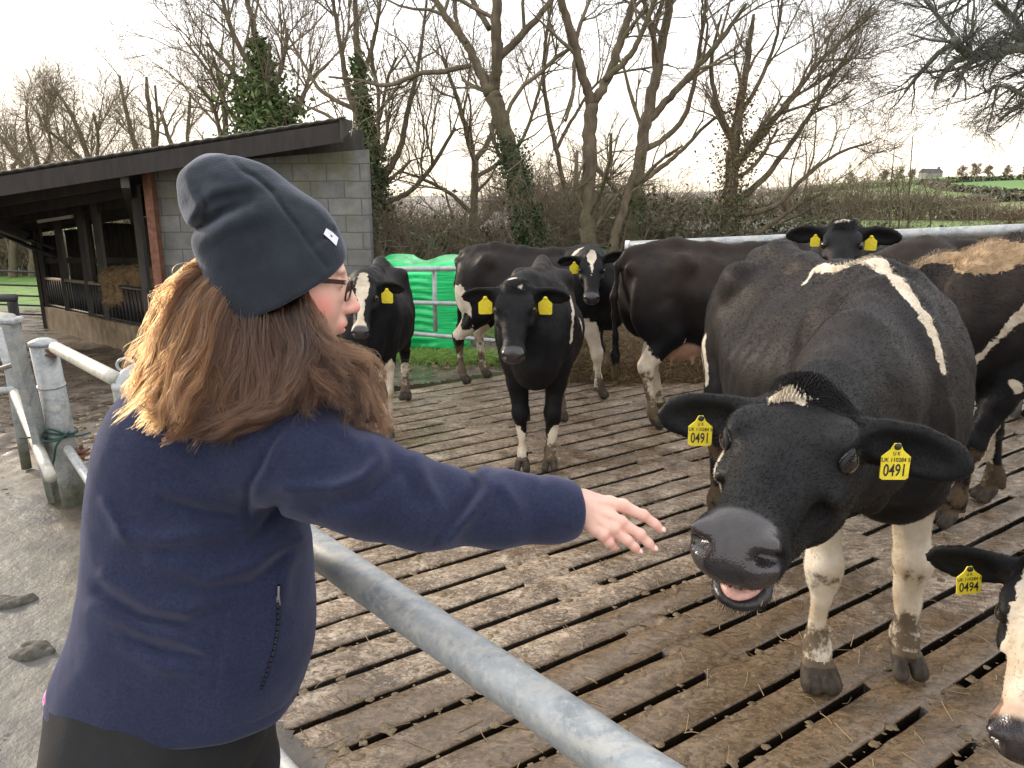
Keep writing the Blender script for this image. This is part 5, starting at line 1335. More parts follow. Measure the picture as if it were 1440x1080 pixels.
tree('slender multi stemmed bare tree between the bale and the ivy clad trunk', [
    [(664, 345, 9), (667, 280, 8), (668, 225, 7.5)], [(668, 228, 6), (655, 180, 5), (640, 130, 4), (622, 80, 3)], [(668, 226, 6), (690, 190, 5), (700, 120, 4), (706, 60, 3)], [(667, 250, 5), (700, 230, 4), (735, 195, 3.5), (760, 120, 3), (775, 40, 2)], [(664, 300, 5), (630, 270, 4), (590, 250, 3), (560, 240, 2)]],
    14.0, 17, [(40, 1.6), (260, 1.0), (900, .55)])
tree('tall thin bare tree behind the forked tree', [[(790, 345, 6), (795, 280, 5), (780, 200, 5), (765, 120, 4), (770, 40, 3), (790, -60, 2)], [(782, 210, 4), (810, 160, 3), (850, 110, 2.5), (940, 90, 2)], [(795, 290, 4), (840, 262, 3), (880, 240, 2)], [(790, 320, 4), (745, 280, 3), (690, 262, 2)]], 14.5, 18, [(40, 1.7), (260, 1.0), (900, .55)])
tree('spiky tree with a dense cone of ivy behind the shed roof', [
    [(378, 245, 10), (374, 170, 9), (370, 100, 6), (360, 50, 4), (345, -10, 3)], [(374, 130, 4), (350, 90, 3.5), (325, 40, 3), (310, -10, 2)], [(376, 170, 4), (345, 130, 3), (320, 90, 3), (290, 60, 2)], [(376, 150, 4), (395, 100, 3), (405, 40, 2)], [(376, 190, 4), (330, 165, 3), (300, 110, 2), (262, 60, 1.5)], [(376, 190, 4), (420, 150, 3), (440, 90, 2)]],
    22, 19, [(60, 2.4), (330, 1.4), (1100, .8)], ivy=[(0, .28, .70, .75, 11000, .10, M_IVYB), (0, .42, .86, .30, 3000, .09, M_IVYB), (5, 0, .5, .7, 4500, .10, M_IVYB), (2, 0, .5, .35, 2500, .09, M_IVYB)], rmin=.006)
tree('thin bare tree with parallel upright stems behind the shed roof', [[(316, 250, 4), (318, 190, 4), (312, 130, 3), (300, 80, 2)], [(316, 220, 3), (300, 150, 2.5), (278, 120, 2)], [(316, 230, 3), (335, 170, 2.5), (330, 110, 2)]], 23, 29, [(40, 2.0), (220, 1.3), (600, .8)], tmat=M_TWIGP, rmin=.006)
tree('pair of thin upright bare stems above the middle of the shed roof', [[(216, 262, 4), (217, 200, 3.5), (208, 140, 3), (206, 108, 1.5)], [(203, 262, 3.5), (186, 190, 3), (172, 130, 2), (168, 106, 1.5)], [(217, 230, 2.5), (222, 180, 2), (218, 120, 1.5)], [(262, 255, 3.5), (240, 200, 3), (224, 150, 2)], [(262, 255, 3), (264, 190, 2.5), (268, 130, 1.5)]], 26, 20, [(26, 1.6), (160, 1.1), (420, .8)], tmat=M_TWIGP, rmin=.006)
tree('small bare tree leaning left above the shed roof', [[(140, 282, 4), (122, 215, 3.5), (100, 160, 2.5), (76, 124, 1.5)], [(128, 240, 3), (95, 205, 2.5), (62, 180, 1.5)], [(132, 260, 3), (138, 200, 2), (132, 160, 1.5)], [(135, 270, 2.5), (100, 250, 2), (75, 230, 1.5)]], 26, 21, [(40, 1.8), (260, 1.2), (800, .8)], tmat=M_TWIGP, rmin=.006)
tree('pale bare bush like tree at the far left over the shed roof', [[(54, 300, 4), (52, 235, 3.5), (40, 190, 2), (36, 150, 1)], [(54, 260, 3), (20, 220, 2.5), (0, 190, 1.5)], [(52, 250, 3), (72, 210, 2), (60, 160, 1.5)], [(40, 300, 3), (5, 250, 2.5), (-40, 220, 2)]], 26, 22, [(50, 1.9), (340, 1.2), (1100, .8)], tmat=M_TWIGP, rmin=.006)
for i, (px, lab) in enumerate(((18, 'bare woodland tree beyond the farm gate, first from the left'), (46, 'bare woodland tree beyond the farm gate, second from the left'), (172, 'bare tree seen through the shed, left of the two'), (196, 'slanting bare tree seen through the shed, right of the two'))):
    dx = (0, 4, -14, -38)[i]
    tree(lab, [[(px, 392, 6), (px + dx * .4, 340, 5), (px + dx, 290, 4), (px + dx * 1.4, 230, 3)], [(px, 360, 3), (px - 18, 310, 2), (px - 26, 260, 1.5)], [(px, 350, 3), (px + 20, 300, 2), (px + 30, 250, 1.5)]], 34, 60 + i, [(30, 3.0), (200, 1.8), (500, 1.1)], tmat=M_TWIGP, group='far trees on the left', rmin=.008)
# oak limb reaching in from the right: the trunk stands beyond the frame
tree('oak reaching a crooked lichen grey limb in from the right edge', [
    [(1640, 330, 26), (1630, 200, 24), (1600, 60, 20), (1590, -120, 14)], [(1610, 100, 12), (1530, 72, 8), (1440, 68, 6.5), (1395, 75, 6), (1368, 79, 6), (1352, 68, 5), (1342, 55, 4.5)], [(1366, 79, 4.5), (1340, 88, 4), (1322, 110, 3), (1315, 125, 2)], [(1344, 58, 4), (1320, 75, 3.5), (1296, 100, 3), (1272, 130, 2)], [(1344, 56, 3), (1325, 30, 2.5), (1300, 0, 2)],
    [(1600, 60, 9), (1520, 10, 6), (1440, -20, 5), (1370, -10, 3.5), (1320, 10, 2)], [(1620, 180, 9), (1540, 140, 6), (1470, 130, 4.5), (1430, 150, 3.5), (1405, 170, 2)], [(1440, 68, 4), (1430, 30, 3), (1400, 0, 2)], [(1440, 134, 3), (1410, 120, 2.5), (1385, 130, 2)]],
    9.0, 23, [(110, .75), (900, .42), (4200, .22)], mat=bark('lichen_bark', (.13, .14, .11), (.28, .30, .24)), tmat=bark('oak_twig', (.09, .095, .085), (.18, .18, .16)), jit=.5, up=-.02, flat=1.0, rmin=.0022)

# hedge thicket along the back of the yard
def thicket(name, label, x0, x1, yf, n, hgt, seed, mat, kids=3, lean=.35, th=.0055, kind='stuff', leaf=None, dens=None):
    r = np.random.default_rng(seed); x = r.uniform(x0, x1, n); y = yf(x) + r.normal(0, .55, n)
    z = terrain(x, y); h = hgt(x) * r.uniform(.45, 1.1, n)
    k = 6; pts = [np.stack([x, y, z], 1)]; d = np.stack([r.normal(0, lean, n), r.normal(0, lean * .6, n), np.ones(n)], 1)
    for q in range(k - 1):
        d = d + r.normal(0, .20, (n, 3)) + np.array((0, 0, -.10)) * q; d /= np.linalg.norm(d, axis=1)[:, None]; pts.append(pts[-1] + d * (h / (k - 1))[:, None])
    P0 = np.stack(pts, 1); R0 = th * r.uniform(.6, 2.0, n)[:, None] * np.linspace(1, .4, k)[None]
    c1 = spawn(r, P0, R0, h, n * kids, .62, (.4, 1.2), 5, .02, .28, .1, .7, (0, 0, 0), .003)
    c2 = spawn(r, c1[0], c1[1], c1[2], n * kids * 2, .32, (.4, 1.2), 4, .0, .3, .1, .8, (0, 0, 0), .0022)
    Vs, Qs, off = [], [], 0
    for a in ((P0, R0), c1[:2], c2[:2]):
        V, Q = batch_tubes(a[0], a[1], 3); Vs.append(V); Qs.append(Q + off); off += len(V)
    o = link(name, mesh_np(name, np.concatenate(Vs), np.concatenate(Qs)), mat); tag(o, label, 'hedge', kind=kind)
    if leaf:
        for m, cnt, size, zlo, zhi, nm in leaf:
            q = r.integers(0, len(c2[0]), cnt); c = c2[0][q, r.integers(0, 4, cnt)]
            m_ = fbm(c[:, 0], c[:, 1] * .5, c[:, 2], .9, 3) > -.02; c = c[m_] ; zz = c[:, 2]; c = c[(zz > zlo) & (zz < zhi)]
            leaves(r, c + r.normal(0, .05, c.shape), size, m, nm, o)
    return o
thicket('hedge', 'brown twiggy hedge thicket with ivy running behind the pen', -3.4, 6.2, lambda x: 12.3 + .1 * np.abs(x - 1), 5200, lambda x: (1.85 + .3 * np.sin(x * 1.3) + .2 * np.sin(x * 3.1)) * (1 - .30 * smooth(2.5, 5.5, x)), 31, M_TWIG, leaf=[(M_IVY, 26000, .05, -.5, 1.7, 'ivy'), (M_DRY, 9000, .035, -.5, 2.2, 'dry_leaf')])
thicket('hedge_bottom', 'dark low undergrowth at the foot of the hedge', -3.4, 11.5, lambda x: 11.3 + .12 * np.abs(x - 1), 3000, lambda x: .95 + .2 * np.sin(x * 2), 32, M_TWIG, leaf=[(M_IVY, 30000, .055, -1, 1.2, 'ivy')])
thicket('right_hedge', 'reddish brown bramble hedge at the right edge', 7.0, 12.5, lambda x: 12.0 - .1 * x, 3600, lambda x: 1.45 + 1.0 * smooth(7.7, 9.0, x), 33, bark('bramble', (.12, .07, .045), (.24, .16, .11), .15), leaf=[(M_DRY, 14000, .035, -.5, 3, 'dry_leaf')])
thicket('gap_hedge', 'thin low hedge top in the gap in front of the green fields', 4.9, 8.8, lambda x: 12.2 + 0 * x, 2600, lambda x: 1.24 + 0 * x, 34, M_TWIG, leaf=[(M_IVY, 5000, .04, -.5, 1.3, 'ivy')])
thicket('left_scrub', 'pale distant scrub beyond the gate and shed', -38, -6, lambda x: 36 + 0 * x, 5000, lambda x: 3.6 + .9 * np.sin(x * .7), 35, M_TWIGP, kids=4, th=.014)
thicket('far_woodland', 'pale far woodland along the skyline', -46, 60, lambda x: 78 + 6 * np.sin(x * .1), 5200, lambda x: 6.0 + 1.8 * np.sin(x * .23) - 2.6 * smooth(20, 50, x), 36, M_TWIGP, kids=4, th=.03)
for i, (px, py0, py1) in enumerate(((1250, 330, 205), (1262, 335, 235), (1276, 330, 190), (1306, 335, 255), (1208, 335, 250))):
    tree(['thin curved sapling stem in the hedge gap, leftmost of the tall ones', 'short thin sapling in the hedge gap beside the tallest', 'tallest thin forked sapling in the hedge gap', 'thin sapling in the hedge gap nearest the right hedge', 'thin sapling at the thorn tree side of the hedge gap'][i],
         [[(px, py0, 1.6), (px + 3, (py0 + py1) / 2, 1.3), (px + (-1) ** i * 8, py1, .8)]], 11.4, 70 + i, [(12, .6), (40, .35)], name='sapling', group='saplings in the hedge gap', rmin=.002, flat=1)

# distant hill farmhouse and hedgerow trees on the skyline
def hill(px, Y): 
    x = (px - 720) / FPX * Y; return x, Y, float(terrain(np.array(x), np.array(float(Y))))
def far_tree(px, Y, s, label, seed, dark=True):
    x, y, z = hill(px, Y); r = np.random.default_rng(seed); rt = empty('far_tree', (x, y, z), 0, label, 'tree', 'far trees on the hill')
    p = np.array([(x, y, z - 1), (x, y, z + s * .35), (x + .2, y, z + s * .7)]); pk, L = resample(p, 6)
    tr = MB().tube(p, [s * .04, s * .03, s * .015], 6).build('trunk', M_BARK, rt, True); tr.location = -Vector(rt.location)
    c = spawn(r, pk[None], np.full((1, 6), s * .025), np.array([L]), 44, s * .5, (.5, 1.5), 5, .10, .2, .05); c2 = spawn(r, *c, 300, s * .25, (.3, 1.2), 4, .1, .25, .2); c3 = spawn(r, *c2, 1200, s * .13, (.3, 1.2), 3, .05, .25, .1, rmin=.02)
    Vs, Qs, off = [], [], 0
    for a in (c, c2, c3): V, Q = batch_tubes(a[0], np.maximum(a[1], .03), 3); Vs.append(V); Qs.append(Q + off); off += len(V)
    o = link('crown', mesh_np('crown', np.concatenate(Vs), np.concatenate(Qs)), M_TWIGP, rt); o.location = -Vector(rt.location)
FT = [(1225, 240, 4.5), (1245, 250, 5.5), (1262, 230, 4.0), (1330, 260, 5.0), (1348, 255, 6.0), (1366, 262, 5.0), (1392, 250, 4.5), (1418, 240, 5.0), (1180, 260, 4.5)]
for i, (px, Y, s) in enumerate(FT):
    s *= .72
    far_tree(px, Y, s, 'small bare skyline tree on the far hill, number %s from the left' % ['two', 'three', 'four', 'five', 'six', 'seven', 'eight', 'nine', 'one'][i], 80 + i)
hx, hy, hz = hill(1288, 235)
rt = rootw('farmhouse', (hx, hy, hz), 'tiny grey farmhouse on the skyline of the far hill', 'house')
part('wall', MB().box((hx, hy, hz + .3), (5, 4, 2.2)), simple('house_wall', (.26, .25, .25), .8), rt)
mb = MB(); mb.add([(hx - 2.7, hy - 2.2, hz + 1.4), (hx + 2.7, hy - 2.2, hz + 1.4), (hx - 2.7, hy + 2.2, hz + 1.4), (hx + 2.7, hy + 2.2, hz + 1.4), (hx - 2.7, hy, hz + 2.5), (hx + 2.7, hy, hz + 2.5)], [(0, 1, 5, 4), (3, 2, 4, 5), (1, 0, 2, 3)], [(0, 4, 2), (1, 3, 5)])
part('roof', mb, simple('slate', (.09, .09, .10), .9, spec=.1), rt); part('chimney', MB().box((hx + 2.2, hy, hz + 2.6), (.6, .6, .9)), M_BLOCK, rt)
def field_hedge(name, label, pts, seed, h=1.3):
    r = np.random.default_rng(seed); a = np.array(pts, float); t = r.random(2200) * (len(a) - 1); i = np.minimum(t.astype(int), len(a) - 2); f = (t - i)[:, None]
    p = a[i] * (1 - f) + a[i + 1] * f; p = p + r.normal(0, .5, p.shape); z = terrain(p[:, 0], p[:, 1])
    c = np.stack([p[:, 0], p[:, 1], z + r.random(len(z)) * h - .3], 1)
    o = leaves(r, c, .55, M_FARH, name); tag(o, label, 'hedge', kind='stuff')
M_FARH = leafm('far_hedge', (.05, .055, .03), (.12, .11, .07))
field_hedge('field_hedge', 'nearer dark hedge line crossing the far field', [(20, 95), (45, 100), (75, 112), (100, 110)], 1)
field_hedge('field_hedge', 'farther hedge line high on the far hill', [(55, 190), (90, 180), (125, 185), (160, 200)], 2, 1.4)
field_hedge('field_hedge', 'hedge running up the far hill between two fields', [(75, 112), (82, 150), (95, 182)], 3, 1.3)

# grass blades on the green patches near the bale
def grass(name, label, cx, cy, rx, ry, n, seed):
    r = np.random.default_rng(seed); x = cx + r.normal(0, rx, n); y = cy + r.normal(0, ry, n); z = terrain(x, y) + .01
    L_ = r.uniform(.04, .11, n); d = np.stack([r.normal(0, .4, n), r.normal(0, .4, n), np.ones(n)], 1) * L_[:, None]; b = np.stack([d[:, 0] * .8, d[:, 1] * .8, -.25 * L_], 1)
    p0 = np.stack([x, y, z], 1)
    o = make_hair(name, np.stack([p0, p0 + d * .55, p0 + d + b], 1), np.array((.0028, .0024, .0006)), M_GRASS); tag(o, label, 'grass', kind='stuff')
gt = NT('grass_blade'); gi = gt.node('ShaderNodeHairInfo'); M_GRASS = gt.set(col=gt.ramp(gi.outputs['Random'], [(0, (.06, .15, .015)), (.7, (.19, .34, .05)), (1, (.38, .36, .12))]), rough=.6)
grass('grass', 'bright grass tuft strip under the green bale', -.55, 7.75, .38, .16, 7000, 1)
grass('grass', 'grass patch beyond the barrier right of the centre cows', 1.2, 9.8, .8, .4, 8000, 2)
# ------------------------------------------------------------------ the woman leaning on the railing
from mathutils.bvhtree import BVHTree
CF = np.array((0, math.cos(PITCH), -math.sin(PITCH))); CUP = np.array((0, math.sin(PITCH), math.cos(PITCH))); CAMP = np.array((0, 0, CAM_Z))
def proj(x, y, z):
    rx, ry, rz = x, y, z - CAM_Z
    d = ry * CF[1] + rz * CF[2]; v = -(ry * CUP[1] + rz * CUP[2])
    return 720 + FPX * rx / d, 540 + FPX * v / d, d
def folds(lst, dmax=None, gain=1.0):
    """cloth folds: each (polyline, height m, width px); positive = ridge"""
    def fn(x, y, z):
        px, py, d = proj(x, y, z); out = np.zeros_like(px)
        wx = px + 10 * vnoise(x, y, z, 14); wy = py + 10 * vnoise(x + 5, y, z, 14)
        for pl, amp, w in lst:
            best = np.full(px.shape, 1e9); pl = np.asarray(pl, float); n = len(pl) - 1; fade = np.ones_like(px)
            for i in range(n):
                a, b = pl[i], pl[i + 1]; ab = b - a; t = np.clip(((wx - a[0]) * ab[0] + (wy - a[1]) * ab[1]) / (ab @ ab), 0, 1)
                dd = np.hypot(wx - a[0] - t * ab[0], wy - a[1] - t * ab[1]); m = dd < best; best = np.where(m, dd, best); fade = np.where(m, (i + t) / n, fade)
            out -= gain * amp * np.exp(-(best / w) ** 2) * np.sin(np.pi * np.clip(fade, .08, .92)) ** .5
        if dmax is not None: out = out * (1 - smooth(dmax - .03, dmax + .03, d))
        return out
    return fn
def hitter(V, Q):
    T = BVHTree.FromPolygons([tuple(v) for v in V], [tuple(int(i) for i in q) for q in Q])
    def hit(px, py, lift=0.0):
        d = nrm(PD(px, py, 1.0) - CAMP); h = T.ray_cast(Vector(CAMP), Vector(d), 20)
        return None if h[0] is None else np.array(h[0]) + np.array(h[1]) * lift
    return hit

SK = NT('skin'); n_ = SK.noise(14, 5, .6); n2_ = SK.noise(120, 4, .6)
sc = SK.ramp(n_, [(.3, (.62, .36, .29)), (.7, (.72, .47, .38))]); sc = SK.mix(SK.attr('blush'), sc, (.70, .25, .21))
M_SKIN = SK.set(col=sc, rough=.48, sss=.18, ssss=.01, sssr=(1.0, .35, .2), nrm=SK.bump(n2_, .18, .0012), spec=.45)
FL = NT('navy_fleece'); fn_ = FL.noise(420, 3, .7); fb = FL.noise(9, 5, .6)
M_FLEECE = FL.set(col=FL.mix(FL.ramp(FL.noise(170, 4, .8), [(.36, .75), (.62, 0.0)]), FL.ramp(fb, [(.3, (.020, .026, .055)), (.7, (.030, .038, .078))]), (.014, .016, .038)), rough=1.0, sheen=.26, sheenr=.5, sheent=(.60, .60, .80), nrm=FL.bump(fn_, .6, .002, FL.bump(fb, .35, .008)), spec=.1)
M_FUZZ = NT('fleece_fuzz').set(col=(.042, .042, .092), rough=1.0, spec=.1)
HT = NT('charcoal_jersey'); hn = HT.noise(6, 6, .7)
M_HAT = HT.set(col=HT.ramp(hn, [(.3, (.014, .017, .023)), (.7, (.030, .036, .046))]), rough=.95, sheen=.45, sheenr=.4, sheent=(.7, .75, .9), nrm=HT.bump(HT.noise(260, 3, .7), .6, .0015, HT.bump(HT.noise(30, 4, .7), .35, .003, HT.bump(hn, .35, .008))), spec=.15)
M_TROU = simple('black_leggings', (.009, .009, .0105), .9, var=.3, sc=20)
M_ZIP = simple('zip', (.012, .013, .03), .5); M_METAL = simple('zip_pull', (.5, .5, .52), .3, .9)
M_BOOT = simple('rubber_boot', (.02, .03, .02), .4)

def person():
    hip = PD(235, 1000, 1.46)
    rt = empty('person', (float(hip[0]), float(hip[1]), 0.0), 0, 'woman in navy fleece and dark beanie leaning on the pipe railing, arm reaching out', 'person')
    def put(nm, V, Q, mat, parent=None):
        o = link(nm, mesh_np(nm, V, Q), mat, rt if parent is None else parent)
        if parent is None: o.location = -Vector(rt.location)
        return o
    # ------------- jacket
    Y0 = 1.335
    def onaxis(px, py):
        p = P(px, py, Y0)
        for _ in range(6): p = P(px, py, Y0 + .14 * (p[2] - .95))
        return p
    rows = [(1010, 84, 412), (985, 80, 416), (940, 88, 428), (880, 112, 437), (820, 127, 436), (760, 133, 431), (700, 139, 424), (650, 148, 416), (600, 162, 420), (560, 182, 428), (528, 205, 430), (500, 240, 425), (478, 285, 410)]
    ax = nrm((0, .14, 1.0)); O = onaxis(280, 985); M = np.stack([ax, (1, 0, 0), np.cross(ax, (1, 0, 0))])
    T, W, OF = [], [], []
    for (y, a, b) in rows:
        c = onaxis((a + b) / 2, y); l = onaxis(a, y); r_ = onaxis(b, y); T.append((c - O) @ ax); W.append((r_[0] - l[0]) / 2); OF.append(c[0] - O[0])
    dep = np.array((.175, .178, .182, .180, .172, .168, .172, .180, .186, .180, .150, .100, .07))
    J = Vol((-.95, 0.95, .50), (.22, 1.75, 1.50), .0048)
    J.loft(O, M, T, W, dep, -dep, n=2.25, k=.03, off=OF)
    arm = [(372, 628, 1.335, .098), (440, 652, 1.31, .093), (520, 686, 1.30, .082), (600, 712, 1.31, .070), (700, 717, 1.33, .0595), (770, 716, 1.345, .052), (835, 716, 1.36, .043)]
    J.chain([PD(*a[:3]) for a in arm], [a[3] for a in arm], k=.035)
    J.chain([PD(350, 590, 1.60), PD(330, 700, 1.64), PD(318, 790, 1.68)], (.085, .07, .06), k=.04)
    J.chain([PD(360, 560, 1.34), PD(400, 590, 1.33)], (.075, .08), k=.06)
    J.chain([PD(330, 530, 1.44), PD(360, 500, 1.42)], (.085, .068), k=.05)
    # cut at the hem and at the cuff
    J.plane(PD(812, 718, 1.358), PD(835, 716, 1.36) - PD(770, 718, 1.345), k=.012)
    hp_ = onaxis(255, 985); J.plane(hp_, -(ax + np.array((.05, -.02, 0))), k=.02)
    J.disp(folds([([(342, 732), (288, 724), (233, 703)], -.010, 9), ([(345, 745), (272, 755), (218, 761), (170, 750)], .012, 13), ([(424, 753), (350, 800), (292, 812), (218, 788)], .013, 12), ([(420, 775), (350, 822), (300, 832)], -.010, 9),
        ([(362, 810), (307, 837), (268, 862), (218, 854), (144, 812)], .011, 12), ([(300, 845), (262, 878), (200, 870), (140, 830)], -.009, 9), ([(311, 928), (268, 903), (202, 889), (128, 854)], .010, 11), ([(311, 945), (233, 945), (175, 912)], .008, 11), ([(305, 925), (240, 920), (180, 900)], -.007, 8),
        ([(150, 707), (165, 735), (179, 761)], .008, 7), ([(430, 760), (405, 800), (395, 850)], .008, 10), ([(325, 831), (315, 878), (311, 932), (284, 1037)], -.0035, 3.2), ([(400, 700), (372, 735), (358, 752)], -.012, 8),
        ([(420, 578), (380, 630), (352, 680), (346, 715), (352, 742)], -.006, 4), ([(428, 578), (388, 632), (360, 682), (354, 716)], .004, 6), ([(200, 620), (260, 640), (320, 690)], .005, 18), ([(180, 660), (240, 690), (300, 705)], .004, 16),
        ([(526, 622), (536, 642), (511, 668), (470, 682), (400, 684)], .013, 10), ([(548, 640), (552, 665), (520, 700), (450, 715)], -.008, 9), ([(587, 642), (602, 688), (618, 718)], .009, 10), ([(560, 650), (580, 690), (590, 730)], -.006, 10),
        ([(680, 662), (691, 682), (672, 718), (633, 764)], .012, 9), ([(664, 668), (672, 690), (650, 725), (612, 760)], -.008, 9), ([(700, 668), (714, 692), (726, 712)], .007, 8), ([(760, 672), (745, 700), (750, 740)], -.004, 10), ([(470, 600), (500, 620), (515, 640)], .006, 9)], 1.50, 1.45))
    def hem(x, y, z):
        s = (x - hp_[0]) * (ax[0] + .05) + (y - hp_[1]) * (ax[1] - .02) + (z - hp_[2]) * ax[2]
        return .0028 * np.exp(-((s - .034) / .0035) ** 2) + .010 * fbm(x, y, z, 5, 3) * np.clip(s / .1, .2, 1) + .0025 * fbm(x, y, z, 22, 2)
    J.disp(hem)
    VJ, QJ = J.net(); VJ = relax(VJ, QJ, 2)
    jk = put('jacket', VJ, QJ, M_FLEECE); hit = hitter(VJ, QJ)
    # zip, pull, cuff binding
    zp = [hit(x, y, .002) for x, y in ((393, 822), (391, 850), (390, 880), (384, 915), (375, 945), (367, 968))]
    zp = smooth_path([p for p in zp if p is not None], 40)
    for off, r_, nm, m in ((0, .0022, 'zip', M_ZIP),):
        o = MB().tube(zp, r_, 8).build(nm, m, jk, True)
        mb = MB()
        for q in np.linspace(0, 39, 60): c = zp[int(q)]; mb.box(c + (0, -.0015, 0), (.004, .003, .0016))
        mb.build('zip_teeth', M_METAL if False else M_ZIP, o)
    p0 = zp[0] + np.array((0, -.004, 0)); mb = MB(); mb.tube([p0, p0 + (-.001, -.003, -.020)], .0022, 8); mb.box(p0 + (-.001, -.004, -.027), (.006, .003, .016)); mb.build('zip_pull', M_METAL, jk)
    cc = PD(811, 716.5, 1.358); cd = nrm(PD(835, 716, 1.36) - PD(770, 718, 1.345)); ca = nrm(np.cross(cd, (0, 0, 1.0))); cb = np.cross(cd, ca)
    th = np.linspace(0, 2 * np.pi, 40); ring = cc + .0415 * (np.cos(th)[:, None] * ca * .96 + np.sin(th)[:, None] * cb)
    MB().tube(ring, .0035, 8, cap=False).build('cuff_binding', simple('cuff_binding', (.010, .008, .018), .8), jk, True)

    # ------------- head and hand (skin)
    C = PD(404, 388, 1.36); hf = nrm((.965, .24, -.10)); hu = nrm(np.array((.06, .05, 1.0)) - hf * np.dot((.06, .05, 1.0), hf)); hs = np.cross(hu, hf)   # hs = her left (away)
    near = -hs if hs[1] > 0 else hs; HM = np.stack([hf, near, hu])
    L = lambda t, s, b: C + hf * t + near * s + hu * b
    V_ = Vol(C - .20, C + .17, .0028)
    V_.ell(L(-.008, 0, .020), (.098, .074, .100), HM, .02); V_.ell(L(.040, 0, -.030), (.060, .059, .090), HM, .03)
    V_.ell(L(.030, 0, -.088), (.056, .046, .034), HM, .03); V_.ell(L(.075, 0, -.113), (.017, .020, .015), HM, .018)
    for s in (-1, 1):
        V_.ell(L(.052, s * .038, -.045), (.032, .026, .034), HM, .025); V_.ell(L(.086, s * .026, .018), (.012, .024, .008), HM, .012)
        V_.ell(L(.106, s * .031, -.004), (.018, .017, .013), HM, .012, sub=True); V_.ell(L(.082, s * .031, -.005), (.0135, .016, .0135), HM, .004)
        V_.ell(L(.107, s * .0115, -.052), (.011, .008, .008), HM, .006)
        V_.ell(L(.112, s * .006, -.0600), (.006, .0032, .003), HM, .002, sub=True)
    V_.cone(L(.090, 0, .010), L(.118, 0, -.046), .0085, .0105, .012); V_.ell(L(.119, 0, -.049), (.010, .010, .009), HM, .006)
    V_.ell(L(.092, 0, -.080), (.016, .026, .020), HM, .012)
    V_.ell(L(.0965, 0, -.0775), (.010, .021, .0050), HM, .005); V_.ell(L(.0915, 0, -.0920), (.010, .018, .0058), HM, .005)
    V_.ell(L(.105, 0, -.0855), (.016, .017, .0028), HM, .003, sub=True); V_.ell(L(.095, 0, -.1035), (.012, .018, .006), HM, .008, sub=True)
    V_.cone(L(-.02, 0, -.07), L(-.075, 0, -.16), .056, .058, .03)
    V1, Q1 = V_.net(); V1 = relax(V1, Q1, 1)
    # hand: palm and five fingers, each a chain of its own
    HV = Vol(PD(880, 735, 1.36) - (.13, .11, .11), PD(880, 735, 1.36) + (.10, .11, .10), .0017)
    wr = PD(795, 714, 1.355); HV.chain([wr, PD(818, 712, 1.352)], (.0265, .0250), .01)
    HV.cone(PD(818, 702, 1.365), PD(858, 709, 1.366), .018, .0125, .014); HV.cone(PD(818, 714, 1.350), PD(860, 728, 1.348), .021, .0130, .014); HV.cone(PD(818, 722, 1.345), PD(852, 741, 1.340), .018, .0125, .014)
    HV.cone(PD(816, 726, 1.345), PD(838, 746, 1.336), .013, .0115, .014)
    fingers = dict(index=[(858, 707, 1.366, .0125), (876, 712, 1.364, .0112), (905, 725, 1.360, .0092), (921, 737, 1.360, .0080), (930, 745, 1.361, .0068)],
                   middle=[(858, 727, 1.348, .0125), (873, 735, 1.346, .0110), (900, 752, 1.344, .0092), (912, 764, 1.346, .0080), (919, 771, 1.348, .0068)],
                   ring=[(850, 739, 1.340, .0120), (862, 746, 1.336, .0104), (882, 760, 1.334, .0086), (892, 769, 1.336, .0076), (898, 775, 1.339, .0064)],
                   pinky=[(838, 745, 1.336, .0108), (847, 753, 1.330, .0092), (857, 763, 1.332, .0076), (862, 768, 1.338, .0068), (865, 771, 1.343, .0060)],
                   thumb=[(822, 706, 1.375, .0150), (842, 716, 1.395, .0125), (862, 727, 1.408, .0105), (878, 738, 1.414, .0092), (886, 744, 1.416, .0080)])
    for nm, f_ in fingers.items():
        HV.chain([PD(*a[:3]) for a in f_], [a[3] for a in f_], .005)
        if nm != 'thumb':
            c = PD(*f_[1][:3]); HV.ell(c + np.array((0, -.004, .005)), (.009, .009, .008), None, .008)
            c = PD(*f_[2][:3]); HV.ell(c + np.array((0, -.001, .0012)), np.array((1, 1, 1)) * (f_[2][3] + .0002), None, .004)
    for k_ in ('index', 'middle', 'ring'):
        a = PD(820, 704 + 5 * ('index', 'middle', 'ring').index(k_), 1.332); b = PD(*fingers[k_][0][:3]) + np.array((0, -.010, .004)); HV.cone(a, b, .0028, .0030, .008)
    HV.disp(lambda x, y, z: .0012 * fbm(x, y, z, 90, 2), .01)
    V2, Q2 = HV.net(); V2 = relax(V2, Q2, 1)
    # rest of the body under the clothes, coarse
    BV = Vol((-.9, .95, .02), (.15, 1.75, 1.50), .010)
    BV.loft(O, M, T[2:], np.array(W[2:]) - .022, (dep - .02)[2:], -(dep - .02)[2:], n=2.2, k=.03, off=OF[2:])
    BV.chain([PD(*a[:3]) for a in arm], [max(.022, a[3] - .026) for a in arm], k=.03)
    BV.chain([PD(345, 560, 1.42), L(-.05, 0, -.12)], (.07, .052), k=.03)
    BV.chain([PD(350, 590, 1.60), PD(330, 700, 1.64), PD(318, 790, 1.68)], (.055, .042, .034), k=.04)
    V3, Q3 = BV.net()
    Va = np.concatenate([V1, V2, V3]); Qa = np.concatenate([Q1, Q2 + len(V1), Q3 + len(V1) + len(V2)])
    bd = put('body', Va, Qa, M_SKIN)
    hl = (Va - C) @ HM.T
